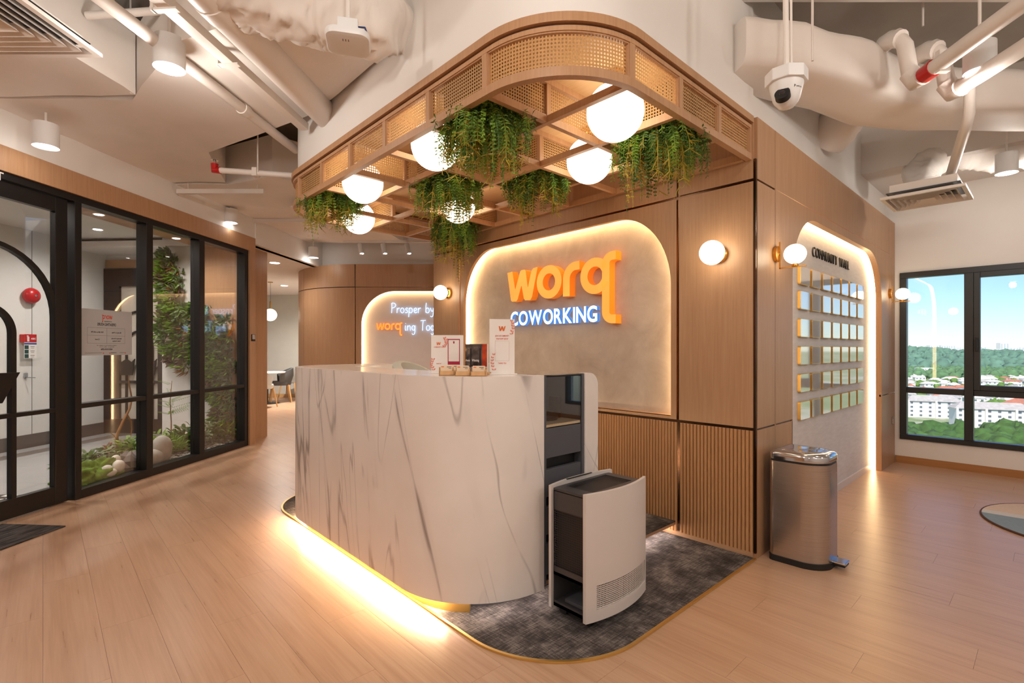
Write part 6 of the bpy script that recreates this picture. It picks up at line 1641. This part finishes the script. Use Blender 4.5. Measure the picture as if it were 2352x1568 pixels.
wallw = plain('house_wall', srgb(236, 230, 224), .8, var=.04, nscale=.3); dk_g = plain('house_window', srgb(110, 116, 124), .3)
roofs = [plain('roof_' + a, c_, .8, var=.15, nscale=.5) for a, c_ in (('red', srgb(178, 112, 90)), ('grey', srgb(178, 168, 162)), ('pale', srgb(226, 216, 208)))]
rng = random.Random(12); protos = [None] * 3; spots = []
for row in range(13):
    D = 480 + row * 38 + row * row * .6
    x = D * .66
    while x < D * 1.22:
        if rng.random() < .74: spots.append((x, D + rng.uniform(-9, 9), rng.choices((0, 1, 2), (3, 3, 4))[0]))
        x += rng.uniform(17, 28)
for x, D, k in spots[:290]:
    z = hill(D, x); Mh = CM @ Matrix.Translation((x, D, z)) @ Matrix.Rotation(R(rng.choice((-20, -14, 62)) + rng.uniform(-4, 4)), 4, 'Z') @ Matrix.Diagonal((rng.uniform(.9, 1.5), rng.uniform(.9, 1.2), rng.uniform(.8, 1.1), 1))
    if protos[k] is None:
        o = house_mesh(13, 9, 5.2, 3.0, None, '').build('house', [wallw, roofs[k], dk_g]); tag(o, ['small white house with a red roof in the rows beyond the window', 'small white house with a grey roof in the rows beyond the window', 'small white house with a pale roof in the rows beyond the window'][k], 'house', ['red roofed houses', 'grey roofed houses', 'pale roofed houses'][k]); protos[k] = o; o.matrix_world = Mh
    else:
        o = protos[k].copy(); C.objects.link(o); o.matrix_world = Mh
def block(x, D, L_, dp_, fl_, yaw, rk, lab, hipped=True):
    z = hill(D, x); h = fl_ * 3.1; F = CM @ Matrix.Translation((x, D, z)) @ Matrix.Rotation(R(yaw), 4, 'Z'); t = thing('apartment_block', lab, 'building', (0, 0, 0), F)
    MB().box(-L_ / 2, L_ / 2, -dp_ / 2, dp_ / 2, -3, h).build('walls', wallw, t)
    e = 1; r = MB()
    if hipped: r.add([(-L_ / 2 - e, -dp_ / 2 - e, h), (L_ / 2 + e, -dp_ / 2 - e, h), (L_ / 2 + e, dp_ / 2 + e, h), (-L_ / 2 - e, dp_ / 2 + e, h), (-L_ / 2 + dp_ * .4, 0, h + 4.2), (L_ / 2 - dp_ * .4, 0, h + 4.2)], [(0, 1, 5, 4), (1, 2, 5), (2, 3, 4, 5), (3, 0, 4), (3, 2, 1, 0)])
    else: r.box(-L_ / 2, L_ / 2, -dp_ / 2, dp_ / 2, h, h + 1.5)
    r.build('roof', roofs[rk], t)
    nb = max(2, int(L_ / 5)); wm = None
    for f in range(fl_):
        for b in range(nb):
            xx = -L_ / 2 + (b + .5) * L_ / nb; off = (xx, -dp_ / 2, f * 3.1 + 1.0)
            if wm is None: wm = MB().box(-.8, .8, -.08, .0, 0, 1.4).build('window', dk_g, t); wm.location = off
            else: inst(wm, t, off)
    for b in range(0, nb, 3): MB().box(-L_ / 2 + b * L_ / nb, -L_ / 2 + b * L_ / nb + 1.2, -dp_ / 2 - 1.2, -dp_ / 2, 0, h + .5).build('stair_bay', wallw, t)
def xa(px, D): return (px - 1176) / FPX * D
block(xa(2140, 385), 385, 34, 12, 4, -22, 1, 'white apartment block with a grey roof, nearest on the left pane')
block(xa(2178, 410), 410, 22, 11, 4, 30, 1, 'white apartment block with a grey roof behind the window mullion')
block(xa(2275, 335), 335, 40, 12, 4, -24, 1, 'long white apartment block with a grey roof in the right pane')
block(xa(2345, 402), 402, 26, 12, 3, 26, 0, 'white apartment block with a red roof at the right edge')
block(xa(2440, 340), 340, 36, 12, 4, -20, 0, 'white apartment block with a red roof farthest right')
block(xa(2122, 1000), 1000, 26, 14, 4, -15, 2, 'white block standing alone before the woodland', False)
for k, (px, D, wd, fl_, lab) in enumerate(((2142, 2050, 36, 11, 'pale tower at the left end of the skyline'), (2166, 2060, 30, 11, 'pale tower, second from the left on the skyline'), (2182, 2080, 30, 11, 'pale tower, third from the left on the skyline'), (2196, 2100, 26, 9, 'low pale tower left of the window mullion'), (2250, 2050, 44, 9, 'wide pale tower just right of the window mullion'), (2280, 2000, 40, 6, 'low white block between the skyline towers'), (2303, 2050, 36, 14, 'tallest pale tower in the skyline of the right pane'), (2325, 2100, 40, 8, 'low pale tower right of the tallest tower'), (2345, 2100, 40, 9, 'pale tower at the right edge of the skyline'))):
    x = xa(px, D); z = 1.25 + (800 - 812) / FPX * D; t = thing('tower', lab, 'building', (x, D, z), CM)
    MB().box(x - wd / 2, x + wd / 2, D - 9, D + 9, z - 45, z + fl_ * 3.1).build('walls', wallw, t); MB().box(x - wd / 5, x + wd / 5, D - 4, D + 4, z + fl_ * 3.1, z + fl_ * 3.1 + 4).build('roof_house', wallw, t)
    for b in range(3): MB().box(x - wd / 2 + (b + .3) * wd / 3, x - wd / 2 + (b + .65) * wd / 3, D - 9.3, D - 9, z - 30, z + fl_ * 2.9).build('window_band', plain('tower_window', srgb(196, 200, 204), .5), t)
# window light portal
pl_ = bpy.data.lights.new('window_portal', 'AREA'); pl_.shape = 'RECTANGLE'; pl_.size = WY1 - WY0; pl_.size_y = HEAD - SILL; pl_.cycles.is_portal = True
po = bpy.data.objects.new('window_portal', pl_); C.objects.link(po); po.matrix_world = Matrix.Translation((WX + .1, (WY0 + WY1) / 2, (SILL + HEAD) / 2)) @ Matrix(((0, 0, 1, 0), (1, 0, 0, 0), (0, 1, 0, 0), (0, 0, 0, 1))) @ Matrix.Rotation(R(180), 4, 'Y')
